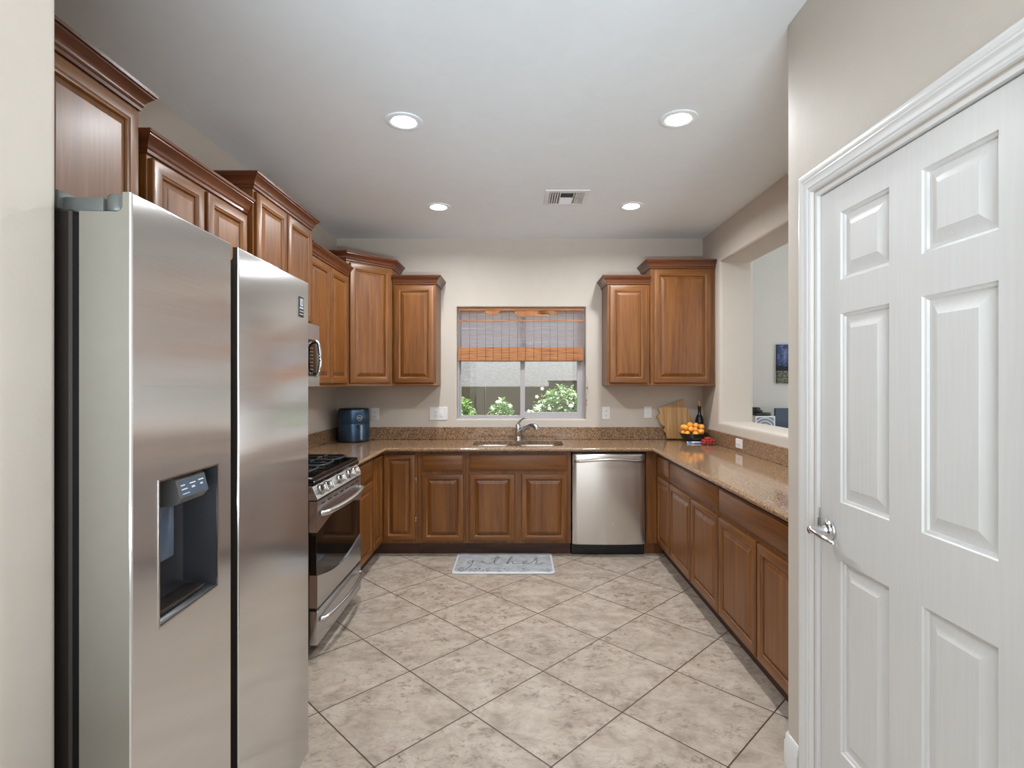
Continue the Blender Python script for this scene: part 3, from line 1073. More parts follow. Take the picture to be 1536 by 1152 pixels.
bsplash('granite backsplash strip on the right wall below the pass-through ledge', RW - 0.003 - bs, RW - 0.003, PY1 + 0.004, BW - 0.025)
# short piece of counter between refrigerator and range
b = B(); box(b, LW + 0.003, EL, 1.935, 2.712, CT - TH, CT, 0.012, 3)
tag(obj('worktop', b, M['granite']), 'short granite worktop between the refrigerator and the range', 'worktop', None, 'thing')

# sink: two steel basins under the worktop
sk = thing('sink', 'undermounted double stainless sink below the window', 'sink', (0, 0, 0))
def basin(nm, x0, x1):
    b = B()
    zt = CT - TH - 0.001
    L = []
    for d, zz in ((-0.018, zt), (0.0, zt), (0.004, zt - 0.01), (0.012, zt - 0.15), (0.035, zt - 0.172), (0.07, zt - 0.176)):
        L.append([b.verts.new((p[0], p[1], zz)) for p in rrect(x0 + d, x1 - d, SKY0 + d - 0.004, SKY1 - d + 0.004, max(0.02, 0.085 - d), 6)])
    for a, c in zip(L, L[1:]):
        for i in range(len(a)):
            b.faces.new((a[i], a[(i + 1) % len(a)], c[(i + 1) % len(a)], c[i]))
    b.faces.new(L[-1])
    o = obj(nm, b, M['satin'], sk, 40)
    b = B(); xc, yc = (x0 + x1) / 2, (SKY0 + SKY1) / 2 + 0.03
    lathe(b, [(0.042, zt - 0.178), (0.042, zt - 0.172), (0.036, zt - 0.172), (0.03, zt - 0.176)], (xc, yc, 0), 24); obj('drain', b, M['chrome'], o)
basin('basin', SKX0 + 0.0, -0.03)
basin('basin', -0.006, SKX1)

# faucet
fc = thing('faucet', 'chrome single-lever faucet with angled spout behind the sink', 'faucet', (0.0, 4.862, CT))
b = B()
lathe(b, [(0.032, 0.0), (0.032, 0.006), (0.029, 0.012), (0.027, 0.05), (0.025, 0.085), (0.027, 0.108), (0.026, 0.132), (0.017, 0.146)], (0, 0, 0), 24)
obj('body', b, M['chrome'], fc)
b = B()
tube(b, smooth_path([(0.004, -0.008, 0.045), (0.030, -0.05, 0.085), (0.07, -0.105, 0.125), (0.11, -0.150, 0.147), (0.140, -0.180, 0.148)], 5),
     [0.021] * 5 + [0.020] * 8 + [0.0205] * 5 + [0.022] * 3, 14)
spt = obj('spout', b, M['chrome'], fc)
b = B()
tube(b, [(0.136, -0.176, 0.149), (0.152, -0.192, 0.142), (0.160, -0.199, 0.128), (0.161, -0.200, 0.116)], [0.022, 0.025, 0.025, 0.023], 14)
obj('spray_head', b, M['satin'], spt)
b = B()
tube(b, smooth_path([(-0.006, 0.004, 0.128), (0.008, -0.004, 0.160), (0.036, -0.016, 0.190), (0.062, -0.026, 0.203), (0.082, -0.034, 0.205)], 4),
     [0.019] * 3 + [0.015] * 4 + [0.012] * 6 + [0.011] * 3 + [0.008], 12, flat=0.75)
obj('lever', b, M['chrome'], fc)

# ------------------------------------------------------------------ dishwasher
dw = thing('dishwasher', 'stainless dishwasher with bar handle at the right end of the back run', 'dishwasher', (0.437, 4.320, 0))
DWW = 0.598
b = B(); box(b, 0.004, DWW - 0.004, 0.035, 0.60, 0.10, BT - 0.003); obj('tub', b, M['black'], dw)
b = B(); box(b, 0.004, DWW - 0.004, 0.075, 0.55, 0.0, 0.10); obj('toe_panel', b, M['black'], dw)
b = B()
K = 24
rows = [(0.098, 0.014), (0.104, 0.004), (0.112, 0.0), (0.815, 0.0), (0.830, 0.002), (0.838, 0.010), (0.840, 0.03)]
grid = []
for zz, dy in rows:
    r_ = []
    for i in range(K + 1):
        u = i / K
        bow = -0.016 * math.sin(math.pi * u) ** 0.8 if 0 < u < 1 else 0
        ed = 0.012 * (max(0, 1 - u / 0.03) ** 2 + max(0, 1 - (1 - u) / 0.03) ** 2)
        r_.append(b.verts.new((0.004 + u * (DWW - 0.008), dy + bow + ed, zz)))
    grid.append(r_)
for a, c in zip(grid, grid[1:]):
    for i in range(K):
        b.faces.new((a[i], a[i + 1], c[i + 1], c[i]))
back = [[b.verts.new((g[0].co.x, 0.034, g[0].co.z)) for g in grid], [b.verts.new((g[-1].co.x, 0.034, g[-1].co.z)) for g in grid]]
for s, idx in ((0, 0), (1, -1)):
    for j in range(len(grid) - 1):
        b.faces.new((grid[j][idx], grid[j + 1][idx], back[s][j + 1], back[s][j]))
b.faces.new([v for v in grid[0]] + [back[1][0], back[0][0]])
ddoor = obj('door', b, M['dish_steel'], dw, 50, uv=True)
b = B()
tube(b, smooth_path([(0.026, -0.004, 0.776), (0.034, -0.030, 0.777), (0.10, -0.050, 0.783), (0.20, -0.064, 0.793), (0.30, -0.068, 0.797), (0.40, -0.064, 0.793), (0.50, -0.050, 0.783), (0.564, -0.030, 0.777), (0.572, -0.004, 0.776)], 6),
     0.0115, 14, flat=0.95)
obj('handle', b, M['satin'], ddoor)

# ------------------------------------------------------------------ gas range (local x along the wall, front at y=0)
rg = thing('gas_range', 'stainless gas range with black grates and five knobs beyond the refrigerator', 'range', (-1.022, 2.722, 0), L90)
W = 0.757
b = B(); box(b, 0.0, W, 0.045, 0.645, 0.05, 0.885, 0.002, 1); obj('body', b, M['body_dark'], rg)
for xx in (0.04, W - 0.04):
    for yy in (0.09, 0.60):
        b = B(); lathe(b, [(0.016, 0), (0.018, 0.052)], (xx, yy, 0), 12); obj('levelling_foot', b, M['black'], rg)
# cooktop with raised lip
b = B()
box(b, -0.002, W + 0.002, 0.012, 0.645, 0.884, 0.912, 0.008, 3)
sweep(b, [(0.0, 0.910), (0.0, 0.922), (0.008, 0.928), (0.018, 0.926), (0.024, 0.912)], [(W, 0.022 + 0.6), (W, 0.022), (0, 0.022), (0, 0.022 + 0.6)])
obj('cooktop', b, M['enamel'], rg, 40)
# three grates
def grate(x0, x1):
    b = B()
    zt, zr = 0.945, 0.0075
    y0, y1 = 0.075, 0.60
    pts = rrect(x0 + 0.012, x1 - 0.012, y0, y1, 0.045, 5)
    tube(b, [(p[0], p[1], zt) for p in pts] + [(pts[0][0], pts[0][1], zt)], zr, 8)
    xm = (x0 + x1) / 2
    for yy in (y0 + 0.125, y1 - 0.125):
        for (dx, dy) in ((1, 0), (-1, 0), (0, 1), (0, -1)):
            e_ = (x1 - 0.012 if dx > 0 else x0 + 0.012 if dx < 0 else xm, yy + dy * 0.125)
            s_ = (xm + dx * 0.028, yy + dy * 0.028)
            tube(b, [(s_[0], s_[1], zt + 0.002), (e_[0], e_[1], zt)], zr * 0.85, 8)
    tube(b, [(x0 + 0.012, (y0 + y1) / 2, zt), (x1 - 0.012, (y0 + y1) / 2, zt)], zr, 8)
    for xx in (x0 + 0.014, x1 - 0.014):
        for yy in (y0 + 0.045, y1 - 0.045, (y0 + y1) / 2):
            tube(b, [(xx, yy, zt), (xx, yy, 0.911)], 0.006, 8)
    return obj('grate', b, M['iron'], rg, 50)
for k in range(3):
    grate(0.03 + k * 0.2325, 0.03 + (k + 1) * 0.2325)
for (xx, yy, rr_) in ((0.146, 0.20, 0.045), (0.146, 0.475, 0.036), (W - 0.146, 0.20, 0.040), (W - 0.146, 0.475, 0.032), (W / 2, 0.337, 0.042)):
    b = B(); lathe(b, [(rr_ + 0.012, 0.911), (rr_ + 0.01, 0.917), (rr_, 0.918), (rr_ - 0.004, 0.928)], (xx, yy, 0), 24); bu = obj('burner', b, M['satin'], rg)
    b = B(); lathe(b, [(rr_, 0.928), (rr_ + 0.001, 0.933), (rr_ - 0.006, 0.937)], (xx, yy, 0), 24); obj('burner_cap', b, M['iron'], bu)
# slanted control panel
b = B()
prism(b, [(0.045, 0.812), (0.002, 0.812), (0.0, 0.818), (0.028, 0.884), (0.045, 0.884)], 0.002, W - 0.002, axis='x')
cpn = obj('control_panel', b, M['steel'], rg, 30, uv=True)
sl_ = math.atan2(0.028, 0.066)
for fx in (0.115, 0.235, 0.505, 0.735, 0.855):
    b = B()
    lathe(b, [(0.027, 0.0), (0.028, 0.004), (0.025, 0.007), (0.0225, 0.010), (0.021, 0.030), (0.018, 0.034), (0.012, 0.035)], (0, 0, 0), 24)
    kn = obj('knob', b, M['satin'], cpn)
    b = B(); box(b, -0.0045, 0.0045, -0.020, 0.020, 0.033, 0.040, 0.002); 
    for v in b.verts: v.co = Matrix.Rotation(R(90), 3, 'X') @ v.co if False else v.co
    me_knob = kn.data
    kn.rotation_euler = (R(90) - sl_, 0, 0)
    kn.location = (fx * W, 0.0135, 0.852)
    bm2 = bmesh.new(); bm2.from_mesh(me_knob)
    tmp = bpy.data.meshes.new('t'); b.to_mesh(tmp); b.free(); bm2.from_mesh(tmp); bm2.to_mesh(me_knob); bm2.free(); bpy.data.meshes.remove(tmp)
# oven door: arched upper plate, black glass, arched lower plate
od_z0, od_z1 = 0.262, 0.806
b = B(); box(b, 0.004, W - 0.004, 0.006, 0.040, od_z0, od_z1, 0.002, 1); odr = obj('oven_door', b, M['black_gloss'], rg)
K = 28
def arcplate(nm, lo, hi):
    b = B()
    fr, bk = [[], []], [[], []]
    for i in range(K + 1):
        u = i / K
        xx = 0.002 + u * (W - 0.004)
        yb_ = 0.0
        for s, zf in ((0, lo(u)), (1, hi(u))):
            fr[s].append(b.verts.new((xx, yb_, zf)))
            bk[s].append(b.verts.new((xx, 0.042, zf)))
    for i in range(K):
        b.faces.new((fr[0][i], fr[0][i + 1], fr[1][i + 1], fr[1][i]))
        b.faces.new((bk[0][i], bk[1][i], bk[1][i + 1], bk[0][i + 1]))
        for s in (0, 1):
            b.faces.new((fr[s][i], bk[s][i], bk[s][i + 1], fr[s][i + 1]))
    for i in (0, K):
        b.faces.new((fr[0][i], fr[1][i], bk[1][i], bk[0][i]))
    es = [e_ for e_ in b.edges if abs(e_.verts[0].co.y) < 1e-6 and abs(e_.verts[1].co.y) < 1e-6 and len(e_.link_faces) == 2 and any(abs(f.normal.y) < 0.5 for f in e_.link_faces)]
    return obj(nm, b, M['steel'], odr, 30, uv=True)
upl = arcplate('upper_plate', lambda u: 0.648 + 0.055 * math.sin(math.pi * u), lambda u: od_z1)
arcplate('lower_plate', lambda u: od_z0, lambda u: 0.430 - 0.058 * math.sin(math.pi * u))
for k in range(7):
    xc = W * (0.11 + 0.13 * k)
    b = B(); box(b, xc - 0.028, xc + 0.028, -0.0008, 0.002, 0.780, 0.788); obj('vent_slot', b, M['slot'], odr)
def bar_handle(nm, par, z0, zb, bow, r):
    b = B()
    pts = [(0.04, -0.006, z0)]
    m = 14
    for i in range(m + 1):
        u = i / m
        pts.append((0.045 + u * (W - 0.09), -0.022 - bow * math.sin(math.pi * u) ** 0.7, z0 + zb * math.sin(math.pi * u)))
    pts.append((W - 0.04, -0.006, z0))
    tube(b, pts, r, 14, flat=1.15)
    return obj(nm, b, M['steel'], par, 50, uv=True)
bar_handle('oven_handle', odr, 0.738, 0.0, 0.034, 0.0125)
# storage drawer
b = B(); box(b, 0.002, W - 0.002, 0.0, 0.042, 0.072, 0.246, 0.004, 2); drw = obj('storage_drawer', b, M['steel'], rg, 30, uv=True)
bar_handle('drawer_handle', drw, 0.192, 0.0, 0.030, 0.012)
b = B(); box(b, 0.004, W - 0.004, 0.006, 0.044, 0.246, 0.262); obj('drawer_gap', b, M['black'], rg)

# ------------------------------------------------------------------ microwave (over the range)
mw = thing('microwave', 'stainless over-the-range microwave peeking out past the refrigerator', 'microwave', (-1.283, 2.708, 1.386), L90)
MWW, MH = 0.750, 0.392
b = B(); box(b, 0.0, MWW, 0.028, 0.388, 0.0, MH, 0.003, 1); obj('body', b, M['body_dark'], mw)
b = B()
rings_rect(b, [(0, MWW, 0, MH, 0.028), (0, MWW, 0, MH, 0.004), (0.003, MWW - 0.003, 0.003, MH - 0.003, 0.0), (0.03, MWW - 0.022, 0.062, MH - 0.098, 0.0), (0.032, MWW - 0.024, 0.064, MH - 0.100, 0.003)], True, True)
mwd = obj('door', b, M['steel'], mw, 30, uv=True)
b = B(); box(b, 0.033, MWW - 0.025, 0.001, 0.010, 0.065, MH - 0.101, 0.002); obj('window', b, M['black_gloss'], mwd)
b = B()
tube(b, smooth_path([(MWW - 0.060, -0.002, 0.072), (MWW - 0.060, -0.018, 0.10), (MWW - 0.060, -0.026, 0.18), (MWW - 0.060, -0.018, 0.262), (MWW - 0.060, -0.002, 0.288)], 5), 0.0105, 12)
obj('handle', b, M['chrome'], mwd)
b = B()
for i in range(8):
    for j in range(2):
        box(b, MWW - 0.150 + j * 0.03, MWW - 0.144 + j * 0.03, 0.0002, 0.002, 0.085 + i * 0.022, 0.088 + i * 0.022)
obj('buttons', b, M['ink'], mwd)

# ------------------------------------------------------------------ refrigerator (local x = away from the camera, front at y=0)
fg = thing('refrigerator', 'stainless side-by-side refrigerator with water dispenser in the left foreground', 'refrigerator', (-0.712, 0.985, 0), R(92.0))
FW = 0.915
ZD0, ZD1, ZN = 0.105, 1.769, 1.733
DT = 0.094
b = B(); box(b, 0.004, FW - 0.004, 0.112, 0.83, 0.03, 1.738, 0.004, 1); obj('body', b, M['body_dark'], fg)
b = B(); box(b, 0.008, FW - 0.008, 0.094, 0.113, 0.11, 1.728); obj('gasket', b, M['black'], fg)
b = B()
box(b, 0.01, FW - 0.01, 0.06, 0.11, 0.012, 0.098, 0.004, 1)
obj('kick_grille', b, M['body_dark'], fg)
for xx in (0.05, FW - 0.05):
    for yy in (0.15, 0.75):
        b = B(); lathe(b, [(0.02, 0), (0.022, 0.032)], (xx, yy, 0), 12); obj('levelling_foot', b, M['black'], fg)


def fridge_door(nm, x0, x1, hole=None, dark_left=False):
    """door with a stepped top; front skin steel (0), sides painted (1)"""
    b = B()
    yn = 0.016
    e_ = 0.004
    xs_ = [x0 + e_, x1 - e_]; zs_ = [ZD0 + e_, ZD1 - e_]
    if hole:
        xs_ = [x0 + e_, hole[0], hole[1], x1 - e_]; zs_ = [ZD0 + e_, hole[2], hole[3], ZD1 - e_]
    vs = {}
    for i, xx in enumerate(xs_):
        for j, zz in enumerate(zs_):
            vs[i, j] = b.verts.new((xx, 0.0, zz))
    for i in range(len(xs_) - 1):
        for j in range(len(zs_) - 1):
            if hole and i == 1 and j == 1: continue
            b.faces.new((vs[i, j], vs[i + 1, j], vs[i + 1, j + 1], vs[i, j + 1])).material_index = 0
    # rounded rim
    rings_rect(b, [(x0 + e_, x1 - e_, ZD0 + e_, ZD1 - e_, 0.0), (x0 + 0.001, x1 - 0.001, ZD0 + 0.001, ZD1 - 0.001, 0.0012), (x0, x1, ZD0, ZD1, 0.004)], False, False)
    bmesh.ops.remove_doubles(b, verts=b.verts[:], dist=1e-5)
    for f in b.faces: f.material_index = 0
    nf = len(b.faces)
    # sides
    prof = [(0.004, ZD0), (DT, ZD0), (DT, ZN), (yn + 0.01, ZN), (yn + 0.003, ZN + 0.003), (yn, ZN + 0.010), (yn, ZD1), (0.004, ZD1)]
    A = [b.verts.new((x0, p[0], p[1])) for p in prof]
    D = [b.verts.new((x1, p[0], p[1])) for p in prof]
    fs = [b.faces.new(A), b.faces.new(D)]
    for i in range(len(prof)):
        if i == len(prof) - 1: continue
        fs.append(b.faces.new((A[i], A[(i + 1) % len(prof)], D[(i + 1) % len(prof)], D[i])))
    for f in fs: f.material_index = 1
    if dark_left: fs[0].material_index = 2
    return obj(nm, b, [M['fridge_steel'], M['side_grey'], M['body_dark']], fg, 30, uv=True)


HX0, HX1, HZ0, HZ1 = 0.078, 0.302, 0.928, 1.222
fd = fridge_door('freezer_door', 0.0, 0.367, (HX0, HX1, HZ0, HZ1))
rd = fridge_door('fresh_food_door', 0.407, FW, None, True)
b = B(); box(b, 0.368, 0.406, 0.055, 0.09, ZD0 + 0.01, ZN - 0.01); obj('pocket_grip', b, M['body_dark'], fg)
b = B(); box(b, 0.3675, 0.376, 0.008, 0.055, 0.86, 1.47, 0.002); obj('grip_lip', b, M['black'], fd)
# dispenser niche
b = B()
rings_rect(b, [(HX0, HX1, HZ0, HZ1, 0.0), (HX0 + 0.003, HX1 - 0.003, HZ0 + 0.003, HZ1 - 0.003, 0.002), (HX0 + 0.004, HX1 - 0.004, HZ0 + 0.012, HZ1 - 0.002, 0.030), (HX0 + 0.012, HX1 - 0.012, HZ0 + 0.020, HZ1 - 0.004, 0.075), (HX0 + 0.03, HX1 - 0.03, HZ0 + 0.030, HZ1 - 0.006, 0.086)], False, True)
nich = obj('dispenser_niche', b, M['disp'], fd, 40)
b = B()
rings_rect(b, [(HX0 - 0.001, HX1 + 0.001, HZ0 - 0.001, HZ1 + 0.001, 0.001), (HX0 - 0.001, HX1 + 0.001, HZ0 - 0.001, HZ1 + 0.001, -0.0012), (HX0 + 0.003, HX1 - 0.003, HZ0 + 0.003, HZ1 - 0.003, -0.0012), (HX0 + 0.003, HX1 - 0.003, HZ0 + 0.003, HZ1 - 0.003, 0.003)], False, False)
obj('dispenser_trim', b, M['satin'], nich, 40)
b = B(); box(b, HX0 + 0.03, HX1 - 0.03, 0.014, 0.060, HZ0 + 0.012, HZ0 + 0.020, 0.002); obj('drip_tray', b, M['body_dark'], nich)
b = B()
prism(b, [(0.085, HZ1 - 0.006), (0.012, HZ1 - 0.006), (0.004, HZ1 - 0.012), (-0.006, HZ1 - 0.050), (0.006, HZ1 - 0.064), (0.085, HZ1 - 0.070)], HX0 + 0.062, HX1 - 0.052, axis='x')
hsg = obj('dispenser_head', b, M['disp_metal'], nich, 30)
b = B()
def onslope(t): return (0.004 - 0.010 * t - 0.0012, HZ1 - 0.012 - 0.038 * t)
p0, p1 = onslope(0.06), onslope(0.96)
prism(b, [p0, (p0[0] + 0.003, p0[1]), (p1[0] + 0.003, p1[1]), p1], HX0 + 0.068, HX1 - 0.056, axis='x')
pn = obj('control_display', b, M['disp_panel'], hsg)
b = B()
for (u0, u1, t0, t1) in ((0.05, 0.20, 0.30, 0.36), (0.05, 0.26, 0.52, 0.58), (0.38, 0.60, 0.30, 0.36), (0.42, 0.54, 0.50, 0.60), (0.72, 0.92, 0.26, 0.32), (0.76, 0.86, 0.48, 0.56), (0.05, 0.3, 0.78, 0.82)):
    a0, a1 = onslope(t0), onslope(t1)
    wv_ = (HX1 - 0.056) - (HX0 + 0.068)
    prism(b, [(a0[0] - 0.0006, a0[1]), (a0[0] + 0.001, a0[1]), (a1[0] + 0.001, a1[1]), (a1[0] - 0.0006, a1[1])], HX0 + 0.068 + u0 * wv_, HX0 + 0.068 + u1 * wv_, axis='x')
obj('display_print', b, M['ink'], hsg)
b = B(); box(b, HX0 + 0.085, HX1 - 0.085, 0.050, 0.066, HZ0 + 0.10, HZ1 - 0.07, 0.006, 3); obj('dispenser_paddle', b, M['disp_panel'], nich)
# hinges and hinge covers
def hinge(nm, x0, x1, side):
    b = B()
    box(b, x0, x1, 0.135, 0.25, 1.739, 1.775, 0.004, 2)
    box(b, x0 + 0.012, x1 - 0.02, 0.062, 0.137, 1.7365, 1.765, 0.004, 2)
    o = obj(nm, b, M['hinge_grey'], fg, 40)
    b = B(); lathe(b, [(0.017, 1.740), (0.019, 1.744), (0.019, 1.768), (0.016, 1.772)], ((x0 + x1) / 2 - 0.004, 0.046, 0), 20); 
    box(b, (x0 + x1) / 2 - 0.02, (x0 + x1) / 2 + 0.012, 0.018, 0.046, 1.745, 1.768, 0.003, 2)
    obj('hinge_knuckle', b, M['hinge_grey'], o, 40)
hinge('hinge_cover', 0.004, 0.075, 1)
hinge('hinge_cover', FW - 0.08, FW - 0.006, -1)
# warranty sticker: black, "10"
sx, sz = FW - 0.040, 1.63
SXA, SZA = 0.822, 1.640
b = B(); box(b, SXA, SXA + 0.042, -0.0012, 0.0, SZA, SZA + 0.068); stk = obj('sticker', b, M['black'], rd)
b = B()
box(b, SXA + 0.010, SXA + 0.0145, -0.0018, -0.001, SZA + 0.037, SZA + 0.062)
q1 = [(SXA + a, SXA + c, SZA + d, SZA + e_, y) for a, c, d, e_, y in ((0.018, 0.034, 0.037, 0.062, -0.0018), (0.0225, 0.0295, 0.0415, 0.0575, -0.0018), (0.0225, 0.0295, 0.0415, 0.0575, -0.001), (0.018, 0.034, 0.037, 0.062, -0.001), (0.018, 0.034, 0.037, 0.062, -0.0018))]
rings_rect(b, q1, False, False)
box(b, SXA + 0.004, SXA + 0.038, -0.0018, -0.001, SZA + 0.028, SZA + 0.033)
for k in range(2): box(b, SXA + 0.004, SXA + 0.038, -0.0018, -0.001, SZA + 0.008 + k * 0.010, SZA + 0.0105 + k * 0.010)
obj('sticker_print', b, M['ink'], stk)

# ------------------------------------------------------------------ ceiling lights and vent
def can(label, x, y, power, z=CEIL):
    t = thing('recessed_light', label, 'ceiling light', (x, y, z), 0, 'recessed ceiling lights')
    b = B()
    lathe(b, [(0.094, 0.0), (0.094, -0.004), (0.090, -0.006), (0.068, -0.006), (0.060, -0.003), (0.059, 0.0)], (0, 0, 0), 40)
    obj('trim_ring', b, M['ceiling'], t, 50)
    b = B()
    lathe(b, [(0.058, -0.001), (0.056, -0.006), (0.040, -0.009), (0.01, -0.010)], (0, 0, 0), 40)
    obj('lens', b, M['lens'], t, 60)
    ld = bpy.data.lights.new('recessed_light_lamp', 'AREA')
    ld.shape = 'DISK'; ld.size = 0.12; ld.energy = CAN_ENERGY * power; ld.color = CAN_COLOR; ld.spread = R(165)
    lo = bpy.data.objects.new('lamp', ld); C.objects.link(lo); lo.parent = t
    lo.location = (0, 0, -0.014)
    return t
can('near left recessed light in the ceiling above the range', -0.578, 2.71, 1)
can('near right recessed light in the ceiling above the right worktop', 0.806, 2.685, 1)
can('far left recessed light in the ceiling toward the window', -0.600, 4.04, 1)
can('far right recessed light in the ceiling beyond the air vent', 0.852, 4.02, 1)
can('added recessed fill light overhead beside the refrigerator, above the picture', -0.20, 1.10, 0.15)  # unseen lamp added as fill
can('added recessed fill light in the living room ceiling behind the camera, left', -1.4, -1.2, 0.3)  # this pair is added out of view to fill the room
can('added recessed fill light in the living room ceiling behind the camera, right', 1.6, -1.2, 0.3)
can('added recessed fill light in the study ceiling beyond the pass-through', 3.4, 4.6, 0.4, 3.2)  # unseen lamp added to brighten the room beyond the opening

vt = thing('air_vent', 'white square ceiling air vent with louvers in three directions', 'vent', (0.19, 3.68, CEIL))
VS = 0.31
b = B()
frame_r = [(0, VS, 0, VS, 0.0), (0.002, VS - 0.002, 0.002, VS - 0.002, -0.005), (0.030, VS - 0.030, 0.030, VS - 0.030, -0.008), (0.034, VS - 0.034, 0.034, VS - 0.034, -0.002), (0, VS, 0, VS, 0.0)]
prev = None
for (x0, x1, y0, y1, zz) in frame_r:
    cur = [b.verts.new(p) for p in ((x0, y0, zz), (x1, y0, zz), (x1, y1, zz), (x0, y1, zz))]
    if prev:
        for i in range(4): b.faces.new((prev[i], prev[(i + 1) % 4], cur[(i + 1) % 4], cur[i]))
    prev = cur
obj('frame', b, M['white'], vt, 30)
b = B(); box(b, 0.03, VS - 0.03, 0.03, VS - 0.03, -0.0015, -0.0005); obj('duct', b, M['slot'], vt)
def louver(x0, x1, y0, y1, ax, lean):
    b = B()
    if ax == 'x':
        prism(b, [(y0, -0.001), (y0 + 0.002, -0.001), (y0 + 0.002 + lean, -0.011), (y0 + lean, -0.011)], x0, x1, axis='x')
    else:
        prism(b, [(x0, -0.001), (x0 + 0.002, -0.001), (x0 + 0.002 + lean, -0.011), (x0 + lean, -0.011)], y0, y1, axis='y') if False else None
        a = [b.verts.new(p) for p in ((x0, y0, -0.001), (x0 + 0.002, y0, -0.001), (x0 + 0.002 + lean, y0, -0.011), (x0 + lean, y0, -0.011))]
        c = [b.verts.new((v.co.x, y1, v.co.z)) for v in a]
        b.faces.new(a); b.faces.new(c)
        for i in range(4): b.faces.new((a[i], a[(i + 1) % 4], c[(i + 1) % 4], c[i]))
    obj('louver', b, M['white'], vt, 20)
for k in range(4):
    louver(0.045 + k * 0.017, 0, 0.036, 0.150, 'y', -0.012); louver(0.045 + k * 0.017, 0, 0.158, VS - 0.036, 'y', -0.012)
    louver(VS - 0.045 - k * 0.017, 0, 0.036, 0.150, 'y', 0.012); louver(VS - 0.045 - k * 0.017, 0, 0.158, VS - 0.036, 'y', 0.012)
for k in range(6):
    louver(0.112, VS - 0.112, 0.162 + k * 0.019, 0, 'x', 0.012)
louver(0.112, VS - 0.112, 0.045, 0, 'x', -0.010)
b = B(); box(b, 0.106, VS - 0.106, 0.150, 0.158, -0.009, -0.001); box(b, 0.104, 0.110, 0.034, VS - 0.034, -0.009, -0.001); box(b, VS - 0.110, VS - 0.104, 0.034, VS - 0.034, -0.009, -0.001); obj('divider', b, M['white'], vt)

# ------------------------------------------------------------------ outlets and switches (local: front at y=0 facing -y)
def outlet(name, label, loc, rotz, wdt, hgt, kinds, cat='outlet', horizontal=False):
    t = thing(name, label, cat, loc, rotz, 'wall plates')
    b = B(); rings_rect(b, [(-wdt / 2, wdt / 2, -hgt / 2, hgt / 2, 0.0), (-wdt / 2, wdt / 2, -hgt / 2, hgt / 2, -0.003), (-wdt / 2 + 0.003, wdt / 2 - 0.003, -hgt / 2 + 0.003, hgt / 2 - 0.003, -0.006)], True, True)
    obj('plate', b, M['white'], t, 20)
    k = len(kinds)
    for i, kd in enumerate(kinds):
        xc = (i - (k - 1) / 2) * 0.046
        if kd == 'duplex':
            for s in (-1, 1):
                b = B()
                dx, dz = (s * 0.0195, 0) if horizontal else (0, s * 0.0195)
                lathe(b, [(0.0165, -0.0055), (0.0165, -0.0072), (0.016, -0.0075)], (xc + dx, 0, dz), 24, axis='y', sy=0.9)
                so = obj('socket', b, M['white'], t)
                b = B()
                for sx_ in (-1, 1):
                    if horizontal: box(b, xc + dx - 0.004, xc + dx + 0.004, -0.0079, -0.0074, sx_ * 0.006 - 0.001, sx_ * 0.006 + 0.001)
                    else: box(b, xc + sx_ * 0.006 - 0.001, xc + sx_ * 0.006 + 0.001, -0.0079, -0.0074, dz - 0.001, dz + 0.007)
                if not horizontal: lathe(b, [(0.0022, -0.0074), (0.0022, -0.0079)], (xc, 0, dz - 0.006), 10, axis='y')
                obj('slots', b, M['slot'], so)
        elif kd == 'decora':
            b = B(); box(b, xc - 0.0165, xc + 0.0165, -0.0085, -0.005, -0.033, 0.033, 0.0015); obj('rocker', b, M['white'], t)
        elif kd == 'gfci':
            b = B(); box(b, xc - 0.0165, xc + 0.0165, -0.0078, -0.005, -0.033, 0.033, 0.001); so = obj('socket', b, M['white'], t)
            b = B()
            for s in (-1, 1):
                box(b, xc - 0.007, xc - 0.005, -0.0083, -0.0077, s * 0.02 - 0.004, s * 0.02 + 0.004); box(b, xc + 0.005, xc + 0.007, -0.0083, -0.0077, s * 0.02 - 0.004, s * 0.02 + 0.004)
            obj('slots', b, M['slot'], so)
        elif kd == 'jack':
            b = B(); lathe(b, [(0.005, -0.0055), (0.005, -0.010), (0.002, -0.010)], (xc, 0, 0), 14, axis='y'); obj('jack', b, M['satin'], t)
    return t
WYF = BW - 0.0005
outlet('wall_outlet', 'white duplex outlet on the back wall beside the air fryer', (-1.322, WYF, 1.118), 0, 0.072, 0.117, ['duplex'])
outlet('outlet_switch_plate', 'white double plate with outlet and rocker switch left of the window', (-0.735, WYF, 1.122), 0, 0.165, 0.122, ['gfci', 'decora'], 'switch plate')
outlet('wall_outlet', 'white duplex outlet on the back wall just right of the window', (0.814, WYF, 1.128), 0, 0.074, 0.118, ['duplex'])
outlet('cable_plate', 'white cable jack plate on the back wall left of the cutting board', (1.200, WYF, 1.134), 0, 0.072, 0.112, ['jack'], 'wall plate')
outlet('wall_outlet', 'white outlet set in the granite backsplash below the pass-through', (RW - 0.003 - bs - 0.0005, 4.068, 0.946), R90, 0.116, 0.072, ['duplex'], 'outlet', True)

